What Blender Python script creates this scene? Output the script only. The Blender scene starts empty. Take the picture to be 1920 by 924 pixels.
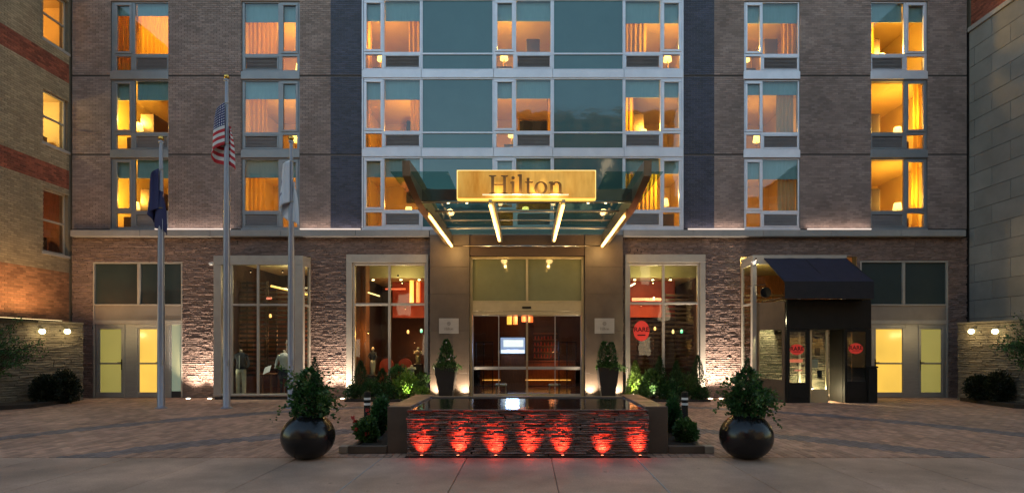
import bpy, math, random
from mathutils import Vector, Matrix
random.seed(7)
R = math.radians
SC = bpy.context.scene
COL = SC.collection

# ---------------------------------------------------------------- camera
F = 1053.0; D = 19.5; H = 1.722; CX = 988.0; CY = 652.0
cam_d = bpy.data.cameras.new('camera'); cam = bpy.data.objects.new('camera', cam_d); COL.objects.link(cam)
cam.location = (0, -D, H); cam.rotation_euler = (R(90), 0, 0)
cam_d.sensor_width = 36; cam_d.lens = F/1920*36
cam_d.shift_x = -(CX-960)/1920; cam_d.shift_y = (CY-462)/1920
cam_d.clip_end = 2000; cam_d.clip_start = .05
SC.camera = cam

# ---------------------------------------------------------------- sky and sun
w = bpy.data.worlds.new('World'); SC.world = w; w.use_nodes = True
nt = w.node_tree; bg = nt.nodes['Background']
sky = nt.nodes.new('ShaderNodeTexSky'); sky.sky_type = 'NISHITA'; sky.sun_disc = False
SUN_EL, SUN_AZ = 4.5, 20.0
sky.sun_elevation = R(SUN_EL); sky.sun_rotation = R(SUN_AZ); sky.ozone_density = 1.2
nt.links.new(sky.outputs[0], bg.inputs[0]); bg.inputs[1].default_value = 0.15
sl = bpy.data.lights.new('sun', 'SUN'); sl.energy = 0.10; sl.angle = R(25); sl.color = (1, .86, .72)
sun = bpy.data.objects.new('sun', sl); COL.objects.link(sun)
az = R(SUN_AZ); el = R(SUN_EL)
sd = Vector((math.sin(az)*math.cos(el), math.cos(az)*math.cos(el), math.sin(el)))
sun.rotation_euler = sd.to_track_quat('Z', 'Y').to_euler(); sun.location = (0, -30, 30)
SC.view_settings.view_transform = 'Standard'; SC.view_settings.look = 'None'
SC.view_settings.exposure = 2.3; SC.view_settings.gamma = 1
cy = SC.cycles
cy.use_denoising = True; cy.max_bounces = 7; cy.diffuse_bounces = 4; cy.glossy_bounces = 4
cy.transmission_bounces = 6; cy.transparent_max_bounces = 16; cy.caustics_reflective = False
cy.caustics_refractive = False; cy.sample_clamp_indirect = 4
LP = 1.1          # scale of every lamp

# ---------------------------------------------------------------- helpers
def FX(px, d=D): return (px-CX)*d/F
def FZ(py, d=D): return H-(py-CY)*d/F
def DG(py): return H*F/(py-CY)          # distance of a ground point

def wloc(o):
    v = Vector((0, 0, 0))
    while o is not None:
        v = v+o.location; o = o.parent
    return v

def tag(o, label=None, cat=None, group=None, kind=None):
    if label: o['label'] = label
    if cat: o['category'] = cat
    if group: o['group'] = group
    if kind: o['kind'] = kind
    return o

def thing(name, loc, label, cat, group=None, kind=None):
    o = bpy.data.objects.new(name, None); COL.objects.link(o); o.location = loc
    o.empty_display_size = .1
    return tag(o, label, cat, group, kind)

def sub(name, parent, loc=None):
    o = bpy.data.objects.new(name, None); COL.objects.link(o)
    o.parent = parent
    o.location = (0, 0, 0) if loc is None else Vector(loc)-wloc(parent)
    o.empty_display_size = .1
    return o

class MB:
    def __init__(s): s.v = []; s.f = []; s.uv = None
    def add(s, vs, fs):
        n = len(s.v); s.v += [tuple(p) for p in vs]; s.f += [tuple(i+n for i in f) for f in fs]; return s
    def box(s, x0, x1, y0, y1, z0, z1):
        if x0 > x1: x0, x1 = x1, x0
        if y0 > y1: y0, y1 = y1, y0
        if z0 > z1: z0, z1 = z1, z0
        return s.add([(x0,y0,z0),(x1,y0,z0),(x1,y1,z0),(x0,y1,z0),(x0,y0,z1),(x1,y0,z1),(x1,y1,z1),(x0,y1,z1)],
                     [(0,3,2,1),(4,5,6,7),(0,1,5,4),(1,2,6,5),(2,3,7,6),(3,0,4,7)])
    def bbox(s, x0, x1, y0, y1, z0, z1, b=.01):       # box with chamfered vertical and top/front edges
        if x0 > x1: x0, x1 = x1, x0
        if y0 > y1: y0, y1 = y1, y0
        if z0 > z1: z0, z1 = z1, z0
        b = min(b, (x1-x0)*.3, (y1-y0)*.3, (z1-z0)*.3)
        def ring(i, z):
            a0, a1, c0, c1 = x0+i, x1-i, y0+i, y1-i
            return [(a0+b,c0,z),(a1-b,c0,z),(a1,c0+b,z),(a1,c1-b,z),(a1-b,c1,z),(a0+b,c1,z),(a0,c1-b,z),(a0,c0+b,z)]
        vs = ring(b, z0)+ring(0, z0+b)+ring(0, z1-b)+ring(b, z1)
        fs = [tuple(reversed(range(8))), tuple(range(24, 32))]
        for r in range(3):
            for k in range(8):
                a = r*8+k; c = r*8+(k+1) % 8
                fs.append((a, c, c+8, a+8))
        return s.add(vs, fs)
    def prism(s, poly, y0, y1):                      # poly in (x,z), extruded along y
        n = len(poly)
        vs = [(x, y0, z) for x, z in poly]+[(x, y1, z) for x, z in poly]
        fs = [tuple(range(n)), tuple(reversed(range(n, 2*n)))]
        for k in range(n): fs.append((k, n+k, n+(k+1) % n, (k+1) % n))
        return s.add(vs, fs)
    def vprism(s, poly, z0, z1):                     # poly in (x,y), extruded along z
        n = len(poly)
        vs = [(x, y, z0) for x, y in poly]+[(x, y, z1) for x, y in poly]
        fs = [tuple(reversed(range(n))), tuple(range(n, 2*n))]
        for k in range(n): fs.append((k, (k+1) % n, n+(k+1) % n, n+k))
        return s.add(vs, fs)
    def xprism(s, poly, x0, x1):                     # poly in (y,z), extruded along x
        n = len(poly)
        vs = [(x0, y, z) for y, z in poly]+[(x1, y, z) for y, z in poly]
        fs = [tuple(range(n)), tuple(reversed(range(n, 2*n)))]
        for k in range(n): fs.append((k, n+k, n+(k+1) % n, (k+1) % n))
        return s.add(vs, fs)
    def lathe(s, prof, cx=0, cy=0, n=24, cap=True):   # prof (r,z)
        vs = []; fs = []
        for r, z in prof:
            for k in range(n):
                a = 2*math.pi*k/n; vs.append((cx+r*math.cos(a), cy+r*math.sin(a), z))
        for i in range(len(prof)-1):
            for k in range(n):
                a = i*n+k; b = i*n+(k+1) % n; fs.append((a, b, b+n, a+n))
        if cap:
            fs.append(tuple(reversed(range(n)))); fs.append(tuple(range((len(prof)-1)*n, len(prof)*n)))
        return s.add(vs, fs)
    def tube(s, pts, r, n=8, r1=None):
        pts = [Vector(p) for p in pts]; vs = []; fs = []
        for i, p in enumerate(pts):
            t = (pts[min(i+1, len(pts)-1)]-pts[max(i-1, 0)]).normalized()
            a = Vector((0, 0, 1)) if abs(t.z) < .9 else Vector((1, 0, 0))
            u = t.cross(a).normalized(); v = t.cross(u)
            rr = r if r1 is None else r+(r1-r)*i/max(1, len(pts)-1)
            for k in range(n):
                an = 2*math.pi*k/n; vs.append(p+u*rr*math.cos(an)+v*rr*math.sin(an))
        for i in range(len(pts)-1):
            for k in range(n):
                a = i*n+k; b = i*n+(k+1) % n; fs.append((a, b, b+n, a+n))
        fs.append(tuple(reversed(range(n)))); fs.append(tuple(range((len(pts)-1)*n, len(pts)*n)))
        return s.add(vs, fs)
    def loft(s, secs, n=16):                        # secs: (cx,cy,z,rx,ry)
        vs = []; fs = []
        for cx, cy, z, rx, ry in secs:
            for k in range(n):
                a = 2*math.pi*k/n; vs.append((cx+rx*math.cos(a), cy+ry*math.sin(a), z))
        for i in range(len(secs)-1):
            for k in range(n):
                a = i*n+k; b = i*n+(k+1) % n; fs.append((a, b, b+n, a+n))
        fs.append(tuple(reversed(range(n)))); fs.append(tuple(range((len(secs)-1)*n, len(secs)*n)))
        return s.add(vs, fs)
    def mesh(s, name, mat, off=(0, 0, 0), smooth=False):
        me = bpy.data.meshes.new(name)
        ox, oy, oz = off
        me.from_pydata([(x-ox, y-oy, z-oz) for x, y, z in s.v], [], s.f)
        if mat: me.materials.append(mat)
        if smooth: me.shade_smooth()
        me.update(); return me
    def build(s, name, mat, parent=None, smooth=False, kind=None, origin=None):
        if parent is not None: pw = wloc(parent)
        else: pw = Vector((0, 0, 0))
        if origin is None:
            if s.v:
                xs = [p[0] for p in s.v]; ys = [p[1] for p in s.v]; zs = [p[2] for p in s.v]
                origin = Vector(((min(xs)+max(xs))/2, (min(ys)+max(ys))/2, min(zs)))
            else: origin = pw
        origin = Vector(origin)
        o = bpy.data.objects.new(name, s.mesh(name, mat, origin, smooth)); COL.objects.link(o)
        o.parent = parent; o.location = origin-pw
        if kind: o['kind'] = kind
        return o

def copy_tree(o, parent=None):
    c = o.copy(); COL.objects.link(c); c.parent = parent
    for ch in list(o.children): copy_tree(ch, c)
    return c

def smooth_angle(o, deg=35):
    m = o.data
    m.shade_smooth()
    try: m.set_sharp_from_angle(angle=R(deg))
    except Exception: pass

# ---------------------------------------------------------------- materials
def nodes(name):
    m = bpy.data.materials.new(name); m.use_nodes = True
    return m, m.node_tree.nodes, m.node_tree.links, m.node_tree.nodes['Principled BSDF']

def mat(name, c, c2=None, rough=.6, metal=0, spec=.5, scale=3, bump=0, bscale=40, stretch=(1, 1, 1), piece=0, piece_cols=None, coat=0, rvar=0, sheen=0, dirt=0, speck=0):
    """base colour from two tones through noise, one random tone per piece, fine relief through bump"""
    m, N, L, P = nodes(name)
    P.inputs['Roughness'].default_value = rough; P.inputs['Metallic'].default_value = metal
    P.inputs['Specular IOR Level'].default_value = spec
    if coat: P.inputs['Coat Weight'].default_value = coat; P.inputs['Coat Roughness'].default_value = .08
    geo = N.new('ShaderNodeNewGeometry')
    mp = N.new('ShaderNodeMapping'); mp.inputs['Scale'].default_value = stretch
    L.new(geo.outputs['Position'], mp.inputs['Vector'])
    out = None
    c2 = c2 or tuple(x*.8 for x in c)
    nz = N.new('ShaderNodeTexNoise'); nz.inputs['Scale'].default_value = scale; nz.inputs['Detail'].default_value = 6
    nz.inputs['Roughness'].default_value = .65
    L.new(mp.outputs[0], nz.inputs['Vector'])
    mix = N.new('ShaderNodeMix'); mix.data_type = 'RGBA'
    mix.inputs['A'].default_value = (*c, 1); mix.inputs['B'].default_value = (*c2, 1)
    cr = N.new('ShaderNodeMapRange'); cr.inputs[1].default_value = .35; cr.inputs[2].default_value = .65
    L.new(nz.outputs['Fac'], cr.inputs[0]); L.new(cr.outputs[0], mix.inputs['Factor'])
    out = mix.outputs['Result']
    if piece or piece_cols:
        oi = N.new('ShaderNodeObjectInfo')
        ad = N.new('ShaderNodeMath'); ad.operation = 'ADD'
        L.new(oi.outputs['Random'], ad.inputs[0]); L.new(geo.outputs['Random Per Island'], ad.inputs[1])
        fr = N.new('ShaderNodeMath'); fr.operation = 'FRACT'; L.new(ad.outputs[0], fr.inputs[0])
        if piece_cols:
            rp = N.new('ShaderNodeValToRGB'); rp.color_ramp.interpolation = 'CONSTANT' if len(piece_cols) > 3 else 'LINEAR'
            e = rp.color_ramp.elements
            while len(e) < len(piece_cols): e.new(.5)
            for k, pc in enumerate(piece_cols):
                e[k].position = k/len(piece_cols) if len(piece_cols) > 3 else k/(len(piece_cols)-1)
                e[k].color = (*pc, 1)
            L.new(fr.outputs[0], rp.inputs[0])
            mu = N.new('ShaderNodeMix'); mu.data_type = 'RGBA'; mu.inputs['Factor'].default_value = .6
            L.new(out, mu.inputs['A']); L.new(rp.outputs[0], mu.inputs['B']); out = mu.outputs['Result']
        if piece:
            mr = N.new('ShaderNodeMapRange'); mr.inputs[3].default_value = 1-piece; mr.inputs[4].default_value = 1+piece
            L.new(fr.outputs[0], mr.inputs[0])
            hs = N.new('ShaderNodeHueSaturation'); L.new(mr.outputs[0], hs.inputs['Value']); L.new(out, hs.inputs['Color'])
            out = hs.outputs[0]
    if speck:
        ns = N.new('ShaderNodeTexNoise'); ns.inputs['Scale'].default_value = 45; ns.inputs['Detail'].default_value = 4; L.new(geo.outputs['Position'], ns.inputs['Vector'])
        ms_ = N.new('ShaderNodeMapRange'); ms_.inputs[1].default_value = .3; ms_.inputs[2].default_value = .7; ms_.inputs[3].default_value = 1-speck; ms_.inputs[4].default_value = 1+speck
        L.new(ns.outputs['Fac'], ms_.inputs[0])
        vs_ = N.new('ShaderNodeTexVoronoi'); vs_.inputs['Scale'].default_value = 2.3; L.new(geo.outputs['Position'], vs_.inputs['Vector'])
        gm = N.new('ShaderNodeMapRange'); gm.inputs[1].default_value = .05; gm.inputs[2].default_value = .075; gm.inputs[3].default_value = .55; gm.inputs[4].default_value = 1; L.new(vs_.outputs['Distance'], gm.inputs[0])
        mm = N.new('ShaderNodeMath'); mm.operation = 'MULTIPLY'; L.new(ms_.outputs[0], mm.inputs[0]); L.new(gm.outputs[0], mm.inputs[1])
        hs_ = N.new('ShaderNodeHueSaturation'); L.new(mm.outputs[0], hs_.inputs['Value']); L.new(out, hs_.inputs['Color']); out = hs_.outputs[0]
    if dirt:
        n2 = N.new('ShaderNodeTexNoise'); n2.inputs['Scale'].default_value = .55; n2.inputs['Detail'].default_value = 8
        L.new(geo.outputs['Position'], n2.inputs['Vector'])
        m2 = N.new('ShaderNodeMapRange'); m2.inputs[1].default_value = .35; m2.inputs[2].default_value = .7
        m2.inputs[3].default_value = 1+dirt*.4; m2.inputs[4].default_value = 1-dirt
        L.new(n2.outputs['Fac'], m2.inputs[0])
        h2 = N.new('ShaderNodeHueSaturation'); L.new(m2.outputs[0], h2.inputs['Value']); L.new(out, h2.inputs['Color']); out = h2.outputs[0]
    L.new(out, P.inputs['Base Color'])
    if rvar:
        r1 = N.new('ShaderNodeMapRange'); r1.inputs[3].default_value = max(.03, rough-rvar); r1.inputs[4].default_value = min(1, rough+rvar)
        L.new(cr.outputs[0], r1.inputs[0]); L.new(r1.outputs[0], P.inputs['Roughness'])
    if bump:
        b = N.new('ShaderNodeBump'); b.inputs['Strength'].default_value = bump; b.inputs['Distance'].default_value = .02
        n3 = N.new('ShaderNodeTexNoise'); n3.inputs['Scale'].default_value = bscale; n3.inputs['Detail'].default_value = 5
        L.new(mp.outputs[0], n3.inputs['Vector']); L.new(n3.outputs['Fac'], b.inputs['Height']); L.new(b.outputs[0], P.inputs['Normal'])
    return m

def emit(name, c, s, base=(.8, .8, .8)):
    m, N, L, P = nodes(name)
    P.inputs['Base Color'].default_value = (*base, 1); P.inputs['Roughness'].default_value = .4
    P.inputs['Emission Color'].default_value = (*c, 1); P.inputs['Emission Strength'].default_value = s
    return m

def glass(name, tint=(.8, .88, .88), base=.05, rough=.01, power=1.0):
    m = bpy.data.materials.new(name); m.use_nodes = True; N = m.node_tree.nodes; L = m.node_tree.links
    N.clear(); o = N.new('ShaderNodeOutputMaterial'); mx = N.new('ShaderNodeMixShader')
    t = N.new('ShaderNodeBsdfTransparent'); t.inputs[0].default_value = (*tint, 1)
    g = N.new('ShaderNodeBsdfGlossy'); g.inputs['Roughness'].default_value = rough; g.inputs[0].default_value = (.95, .97, 1, 1)
    fr = N.new('ShaderNodeFresnel'); fr.inputs[0].default_value = 1.5
    ad = N.new('ShaderNodeMath'); ad.operation = 'MULTIPLY_ADD'; ad.inputs[1].default_value = power; ad.inputs[2].default_value = base; ad.use_clamp = True
    # faint waviness of real panes
    geo = N.new('ShaderNodeNewGeometry'); nz = N.new('ShaderNodeTexNoise'); nz.inputs['Scale'].default_value = 1.3
    L.new(geo.outputs['Position'], nz.inputs['Vector'])
    b = N.new('ShaderNodeBump'); b.inputs['Strength'].default_value = .12; b.inputs['Distance'].default_value = .02
    L.new(nz.outputs['Fac'], b.inputs['Height']); L.new(b.outputs[0], g.inputs['Normal'])
    L.new(fr.outputs[0], ad.inputs[0])
    bf = N.new('ShaderNodeMath'); bf.operation = 'SUBTRACT'; bf.inputs[0].default_value = 1; L.new(geo.outputs['Backfacing'], bf.inputs[1])
    fm_ = N.new('ShaderNodeMath'); fm_.operation = 'MULTIPLY'; L.new(ad.outputs[0], fm_.inputs[0]); L.new(bf.outputs[0], fm_.inputs[1]); L.new(fm_.outputs[0], mx.inputs[0])
    L.new(t.outputs[0], mx.inputs[1]); L.new(g.outputs[0], mx.inputs[2]); L.new(mx.outputs[0], o.inputs[0])
    return m

def sheer(name, c, trans=.6, alpha=.2):
    m = bpy.data.materials.new(name); m.use_nodes = True; N = m.node_tree.nodes; L = m.node_tree.links
    N.clear(); o = N.new('ShaderNodeOutputMaterial'); mx = N.new('ShaderNodeMixShader'); m2 = N.new('ShaderNodeMixShader')
    d = N.new('ShaderNodeBsdfDiffuse'); d.inputs[0].default_value = (*c, 1)
    t = N.new('ShaderNodeBsdfTranslucent'); t.inputs[0].default_value = (*c, 1)
    tr = N.new('ShaderNodeBsdfTransparent')
    mx.inputs[0].default_value = trans; m2.inputs[0].default_value = alpha
    L.new(d.outputs[0], mx.inputs[1]); L.new(t.outputs[0], mx.inputs[2]); L.new(mx.outputs[0], m2.inputs[1]); L.new(tr.outputs[0], m2.inputs[2])
    L.new(m2.outputs[0], o.inputs[0]); return m

def leafmat(name, c, c2, c3=None, tl=.35):
    m, N, L, P = nodes(name)
    geo = N.new('ShaderNodeNewGeometry'); rp = N.new('ShaderNodeValToRGB')
    rp.color_ramp.elements[0].color = (*c, 1); rp.color_ramp.elements[1].color = (*c2, 1)
    if c3: e = rp.color_ramp.elements.new(.85); e.color = (*c3, 1)
    L.new(geo.outputs['Random Per Island'], rp.inputs[0]); L.new(rp.outputs[0], P.inputs['Base Color'])
    P.inputs['Roughness'].default_value = .42
    t = N.new('ShaderNodeBsdfTranslucent'); L.new(rp.outputs[0], t.inputs[0])
    mx = N.new('ShaderNodeMixShader'); mx.inputs[0].default_value = tl
    L.new(P.outputs[0], mx.inputs[1]); L.new(t.outputs[0], mx.inputs[2])
    L.new(mx.outputs[0], N['Material Output'].inputs[0]); return m

M = {}
M['brick'] = mat('brick_taupe', (.32, .235, .205), (.25, .182, .162), rough=.85, scale=1.2, bump=.25, bscale=60, piece=.2, dirt=.22)
M['mortar'] = mat('mortar', (.21, .165, .15), (.16, .125, .115), rough=.95, scale=20, bump=.3)
M['navy'] = mat('brick_navy', (.052, .052, .085), (.040, .040, .062), rough=.5, scale=1.2, bump=.25, bscale=60, piece=.3)
M['navymortar'] = mat('mortar_dark', (.04, .04, .055), rough=.9, scale=20)
M['stone'] = mat('split_stone', (.27, .175, .14), (.17, .11, .09), rough=.72, scale=7, bump=.8, bscale=35, stretch=(1, 1, 4), piece=.22)
M['stoneback'] = mat('stone_bed', (.03, .024, .02), rough=.95, scale=10)
M['gstone'] = mat('garden_stone', (.20, .165, .12), (.115, .095, .068), rough=.8, scale=7, bump=.8, bscale=35, stretch=(1, 1, 4), piece=.3)
M['fstone'] = mat('wet_fountain_stone', (.21, .13, .105), (.12, .075, .06), rough=.34, spec=.6, scale=8, bump=.8, bscale=22, stretch=(1, 1, 3), piece=.35)
M['ledge'] = mat('cast_stone', (.34, .31, .29), (.28, .26, .245), rough=.7, scale=2, bump=.1, dirt=.15)
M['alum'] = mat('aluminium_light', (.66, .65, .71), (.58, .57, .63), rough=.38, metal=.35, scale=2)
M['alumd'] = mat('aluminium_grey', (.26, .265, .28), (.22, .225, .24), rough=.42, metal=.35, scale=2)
M['beige'] = mat('beige_frame', (.42, .37, .31), (.36, .31, .26), rough=.5, metal=.2, scale=2)
M['beigep'] = mat('tan_panel', (.30, .235, .18), (.25, .195, .15), rough=.55, scale=2, dirt=.1)
M['gold'] = mat('champagne_frame', (.50, .42, .26), (.42, .35, .22), rough=.38, metal=.5, scale=2)
M['span'] = mat('spandrel_glass', (.045, .125, .14), (.038, .11, .125), rough=.05, spec=.75, scale=.8, bump=.5, bscale=.9)
M['dkglass'] = mat('dark_teal_glass', (.035, .05, .048), (.028, .042, .042), rough=.08, spec=.6, scale=1)
M['glass'] = glass('window_glass', (.82, .9, .9), base=.03)
M['shopglass'] = glass('shop_glass', (.84, .88, .84), base=.02, power=.8)
M['lobbyglass'] = glass('lobby_glass', (.86, .88, .82), base=.01, power=.7)
M['canglass'] = glass('canopy_glass', (.56, .73, .71), base=.0, power=.16)
M['grille'] = mat('grille_louvre', (.42, .39, .40), (.36, .34, .35), rough=.5, metal=.3, scale=3)
M['shade'] = mat('roller_shade', (.30, .42, .44), (.25, .37, .39), rough=.9, scale=4, stretch=(4, 1, .6))
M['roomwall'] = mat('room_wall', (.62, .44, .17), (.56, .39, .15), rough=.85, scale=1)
M['roomdark'] = mat('room_dark', (.09, .05, .03), rough=.7, scale=2)
M['wood'] = mat('dark_wood', (.055, .03, .02), (.03, .018, .012), rough=.45, scale=3, stretch=(1, 1, 8))
M['midwood'] = mat('walnut_panel', (.22, .085, .035), (.13, .05, .02), rough=.45, scale=3, stretch=(6, 6, 1))
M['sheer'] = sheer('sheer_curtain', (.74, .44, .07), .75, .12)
M['drape'] = sheer('heavy_drape', (.50, .37, .2), .3, 0)
M['pier'] = mat('portal_stone', (.115, .082, .058), (.09, .064, .045), rough=.5, scale=2.2, bump=.1, bscale=30, piece=.07, dirt=.12)
M['joint'] = mat('dark_joint', (.05, .04, .035), rough=.9)
M['black'] = mat('black_paint', (.008, .008, .007), (.012, .011, .010), rough=.5, spec=.2, scale=4)
M['matblack'] = mat('black_matte', (.011, .010, .009), (.015, .014, .013), rough=.7, spec=.2, scale=4)
M['awning'] = mat('awning_fabric', (.016, .012, .032), (.011, .009, .022), rough=.8, scale=4, bump=.1)
M['awnblack'] = mat('awning_valance', (.018, .014, .016), (.012, .010, .012), rough=.85, scale=4)
M['steel'] = mat('polished_steel', (.55, .52, .47), (.45, .42, .38), rough=.16, metal=1, scale=2)
M['mirror'] = mat('polished_fascia', (.34, .31, .33), (.30, .28, .30), rough=.09, metal=1, scale=1, bump=.03, bscale=2)
M['bronze'] = mat('bronze_steel', (.30, .235, .17), (.22, .17, .12), rough=.3, metal=.6, scale=2)
M['bsteel'] = mat('brushed_steel', (.42, .40, .37), (.36, .34, .32), rough=.48, metal=.6, scale=2, stretch=(1, 1, 12))
M['pole'] = mat('pole_aluminium', (.27, .28, .34), (.24, .25, .3), rough=.4, metal=.5, scale=2)
M['brass'] = mat('brass', (.75, .47, .12), (.65, .38, .08), rough=.2, metal=1)
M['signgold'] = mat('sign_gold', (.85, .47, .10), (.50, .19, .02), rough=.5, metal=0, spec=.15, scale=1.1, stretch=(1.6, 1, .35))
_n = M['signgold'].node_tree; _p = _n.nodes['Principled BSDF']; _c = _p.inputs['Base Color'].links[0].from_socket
_n.links.new(_c, _p.inputs['Emission Color']); _p.inputs['Emission Strength'].default_value = .12      # face glow, its amber tones painted in place of brass reflections
M['lettergold'] = mat('letter_gold', (.23, .115, .035), (.15, .07, .02), rough=.35, metal=.3)
M['bowl'] = mat('bronze_bowl', (.013, .011, .012), (.009, .008, .009), rough=.22, metal=.3, spec=.6, scale=4, rvar=.05, bump=.03)
M['potb'] = mat('black_pot', (.016, .014, .013), (.022, .02, .018), rough=.45, scale=4)
M['cheek'] = mat('bronze_stone_cheek', (.10, .068, .048), (.075, .05, .036), rough=.42, scale=3, bump=.08, rvar=.1)
M['soil'] = mat('soil', (.03, .022, .015), (.02, .014, .01), rough=.95, scale=30, bump=.8)
M['paver'] = mat('paver_tan', (.43, .245, .165), (.32, .18, .125), rough=.62, scale=2, bump=.3, bscale=50, piece=.3, dirt=.25)
M['paverd'] = mat('paver_blue', (.17, .135, .135), (.13, .105, .11), rough=.6, scale=2, bump=.3, bscale=50, piece=.25, dirt=.2)
M['sand'] = mat('joint_sand', (.055, .042, .034), rough=.95, scale=10)
M['slab'] = mat('concrete_slab', (.43, .275, .195), (.34, .215, .155), rough=.62, scale=2.6, bump=.15, bscale=120, piece=.08, dirt=.42, speck=.16)
M['asphalt'] = mat('asphalt', (.05, .048, .047), (.04, .04, .04), rough=.85, scale=8, bump=.5, bscale=90, dirt=.2)
M['nbrick'] = mat('neighbour_brick', (.36, .27, .165), (.29, .215, .135), rough=.9, scale=2, bump=.3, bscale=60, piece=.2, dirt=.2)
M['nred'] = mat('neighbour_red_brick', (.30, .085, .045), (.22, .06, .035), rough=.9, scale=2, bump=.3, bscale=60, piece=.35, dirt=.2)
M['norange'] = mat('neighbour_orange_brick', (.38, .175, .085), (.31, .135, .065), rough=.9, scale=2, bump=.3, bscale=60, piece=.3, dirt=.2)
M['nmortar'] = mat('neighbour_mortar', (.21, .165, .115), rough=.95, scale=20)
M['panel'] = mat('limestone_panel', (.25, .235, .215), (.21, .197, .18), rough=.75, scale=1.5, bump=.1, bscale=20, piece=.1, dirt=.2)
M['water'] = mat('fountain_water', (.012, .010, .009), (.012, .010, .009), rough=.04, spec=.8, scale=6, bump=.12, bscale=9)
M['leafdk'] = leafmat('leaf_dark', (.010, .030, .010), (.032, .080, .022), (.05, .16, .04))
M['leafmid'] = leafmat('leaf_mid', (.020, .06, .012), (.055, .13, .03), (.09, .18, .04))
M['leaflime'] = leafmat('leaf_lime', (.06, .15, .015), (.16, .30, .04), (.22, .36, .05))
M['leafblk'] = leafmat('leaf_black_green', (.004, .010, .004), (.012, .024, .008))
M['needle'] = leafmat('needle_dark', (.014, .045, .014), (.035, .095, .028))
M['needlel'] = leafmat('needle_lime', (.07, .13, .015), (.17, .26, .035))
M['petal'] = mat('red_petal', (.55, .03, .02), rough=.6)
M['petalw'] = mat('white_petal', (.75, .65, .55), rough=.6)
M['bark'] = mat('bark', (.05, .035, .022), (.03, .02, .014), rough=.9, bump=.5)
M['white'] = mat('white_paint', (.7, .7, .7), rough=.5)
M['silver'] = mat('silver_plaque', (.52, .49, .46), (.45, .42, .39), rough=.35, metal=.6, stretch=(1, 1, 10))
M['engrave'] = mat('plaque_lettering', (.10, .085, .07), rough=.6)
M['cloth_dark'] = mat('navy_jacket', (.02, .022, .032), rough=.9, bump=.2)
M['cloth_cream'] = mat('cream_trousers', (.62, .58, .44), rough=.9, bump=.2)
M['cloth_white'] = mat('white_blouse', (.62, .64, .62), rough=.9, bump=.2)
M['skin'] = mat('mannequin_skin', (.55, .45, .32), rough=.5)
M['ceil'] = mat('shop_ceiling', (.50, .45, .27), (.45, .4, .24), rough=.85, scale=1)
M['lobbywall'] = mat('lobby_wall', (.06, .027, .016), (.04, .018, .012), rough=.5, scale=2, stretch=(3, 3, 1))
M['redwall'] = mat('red_wall', (.34, .045, .022), (.25, .03, .018), rough=.6, scale=2)
M['floorin'] = mat('polished_floor', (.12, .075, .05), (.09, .055, .035), rough=.15, scale=2)
M['redsign'] = mat('red_decal', (.62, .05, .03), rough=.5)
M['frost'] = mat('frosted_transom', (.20, .205, .11), (.17, .175, .095), rough=.05, spec=.5, scale=1.5)
# lamps
WARM = (1, .52, .15); WARM2 = (1, .64, .28); WHITE = (1, .84, .66)
E_tube = emit('tube_light', (1, .50, .11), 1.5)
E_lamp = emit('lamp_shade_lit', (1, .55, .12), .75)
E_globe = emit('globe_lit', (1, .86, .42), 1.6)
E_cove = emit('cove_strip_lit', (1, .74, .58), .17)
E_up = emit('uplight_lens', (1, .82, .55), 6)
E_red = emit('red_lamp_lens', (1, .20, .04), .5)
E_spot = emit('downlight_lens', (1, .72, .3), 10)
E_orange = emit('orange_pendant', (1, .12, .015), .45)
E_yell = emit('yellow_pendant', (1, .4, .05), .5)
E_screen = emit('monitor_screen', (.30, .50, 1), .16)
E_screenw = emit('monitor_page', (.8, .9, 1), .3)
E_redstrip = emit('red_strip_light', (1, .06, .02), .22)
E_rim = emit('sign_edge_light', (1, .6, .08), .28)
E_halo = emit('letter_base_light', (1, .75, .36), .2)

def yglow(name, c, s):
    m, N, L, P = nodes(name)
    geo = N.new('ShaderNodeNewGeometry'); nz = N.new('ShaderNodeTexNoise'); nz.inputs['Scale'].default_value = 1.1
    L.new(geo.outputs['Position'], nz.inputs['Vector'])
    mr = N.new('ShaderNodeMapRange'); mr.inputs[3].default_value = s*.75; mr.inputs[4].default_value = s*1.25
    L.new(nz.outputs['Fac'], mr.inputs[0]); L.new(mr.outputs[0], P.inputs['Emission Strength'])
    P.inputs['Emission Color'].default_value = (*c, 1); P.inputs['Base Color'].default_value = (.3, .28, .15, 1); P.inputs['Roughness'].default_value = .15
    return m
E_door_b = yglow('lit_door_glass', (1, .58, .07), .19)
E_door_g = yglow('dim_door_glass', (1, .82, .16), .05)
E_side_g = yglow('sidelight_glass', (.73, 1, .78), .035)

def light(kind, loc, energy, color, parent=None, size=.1, rot=None, aim=None, spot=None, blend=.6, name=None):
    ld = bpy.data.lights.new(name or 'lamp_light', kind); ld.energy = energy*LP; ld.color = color
    if kind == 'AREA': ld.size = size
    else: ld.shadow_soft_size = size
    if kind == 'SPOT': ld.spot_size = R(spot or 90); ld.spot_blend = blend
    o = bpy.data.objects.new(ld.name, ld); COL.objects.link(o)
    if parent is not None: o.parent = parent; o.location = Vector(loc)-wloc(parent)
    else: o.location = loc
    if aim is not None: o.rotation_euler = (Vector(aim)-Vector(loc)).to_track_quat('-Z', 'Y').to_euler()
    return o

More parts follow.
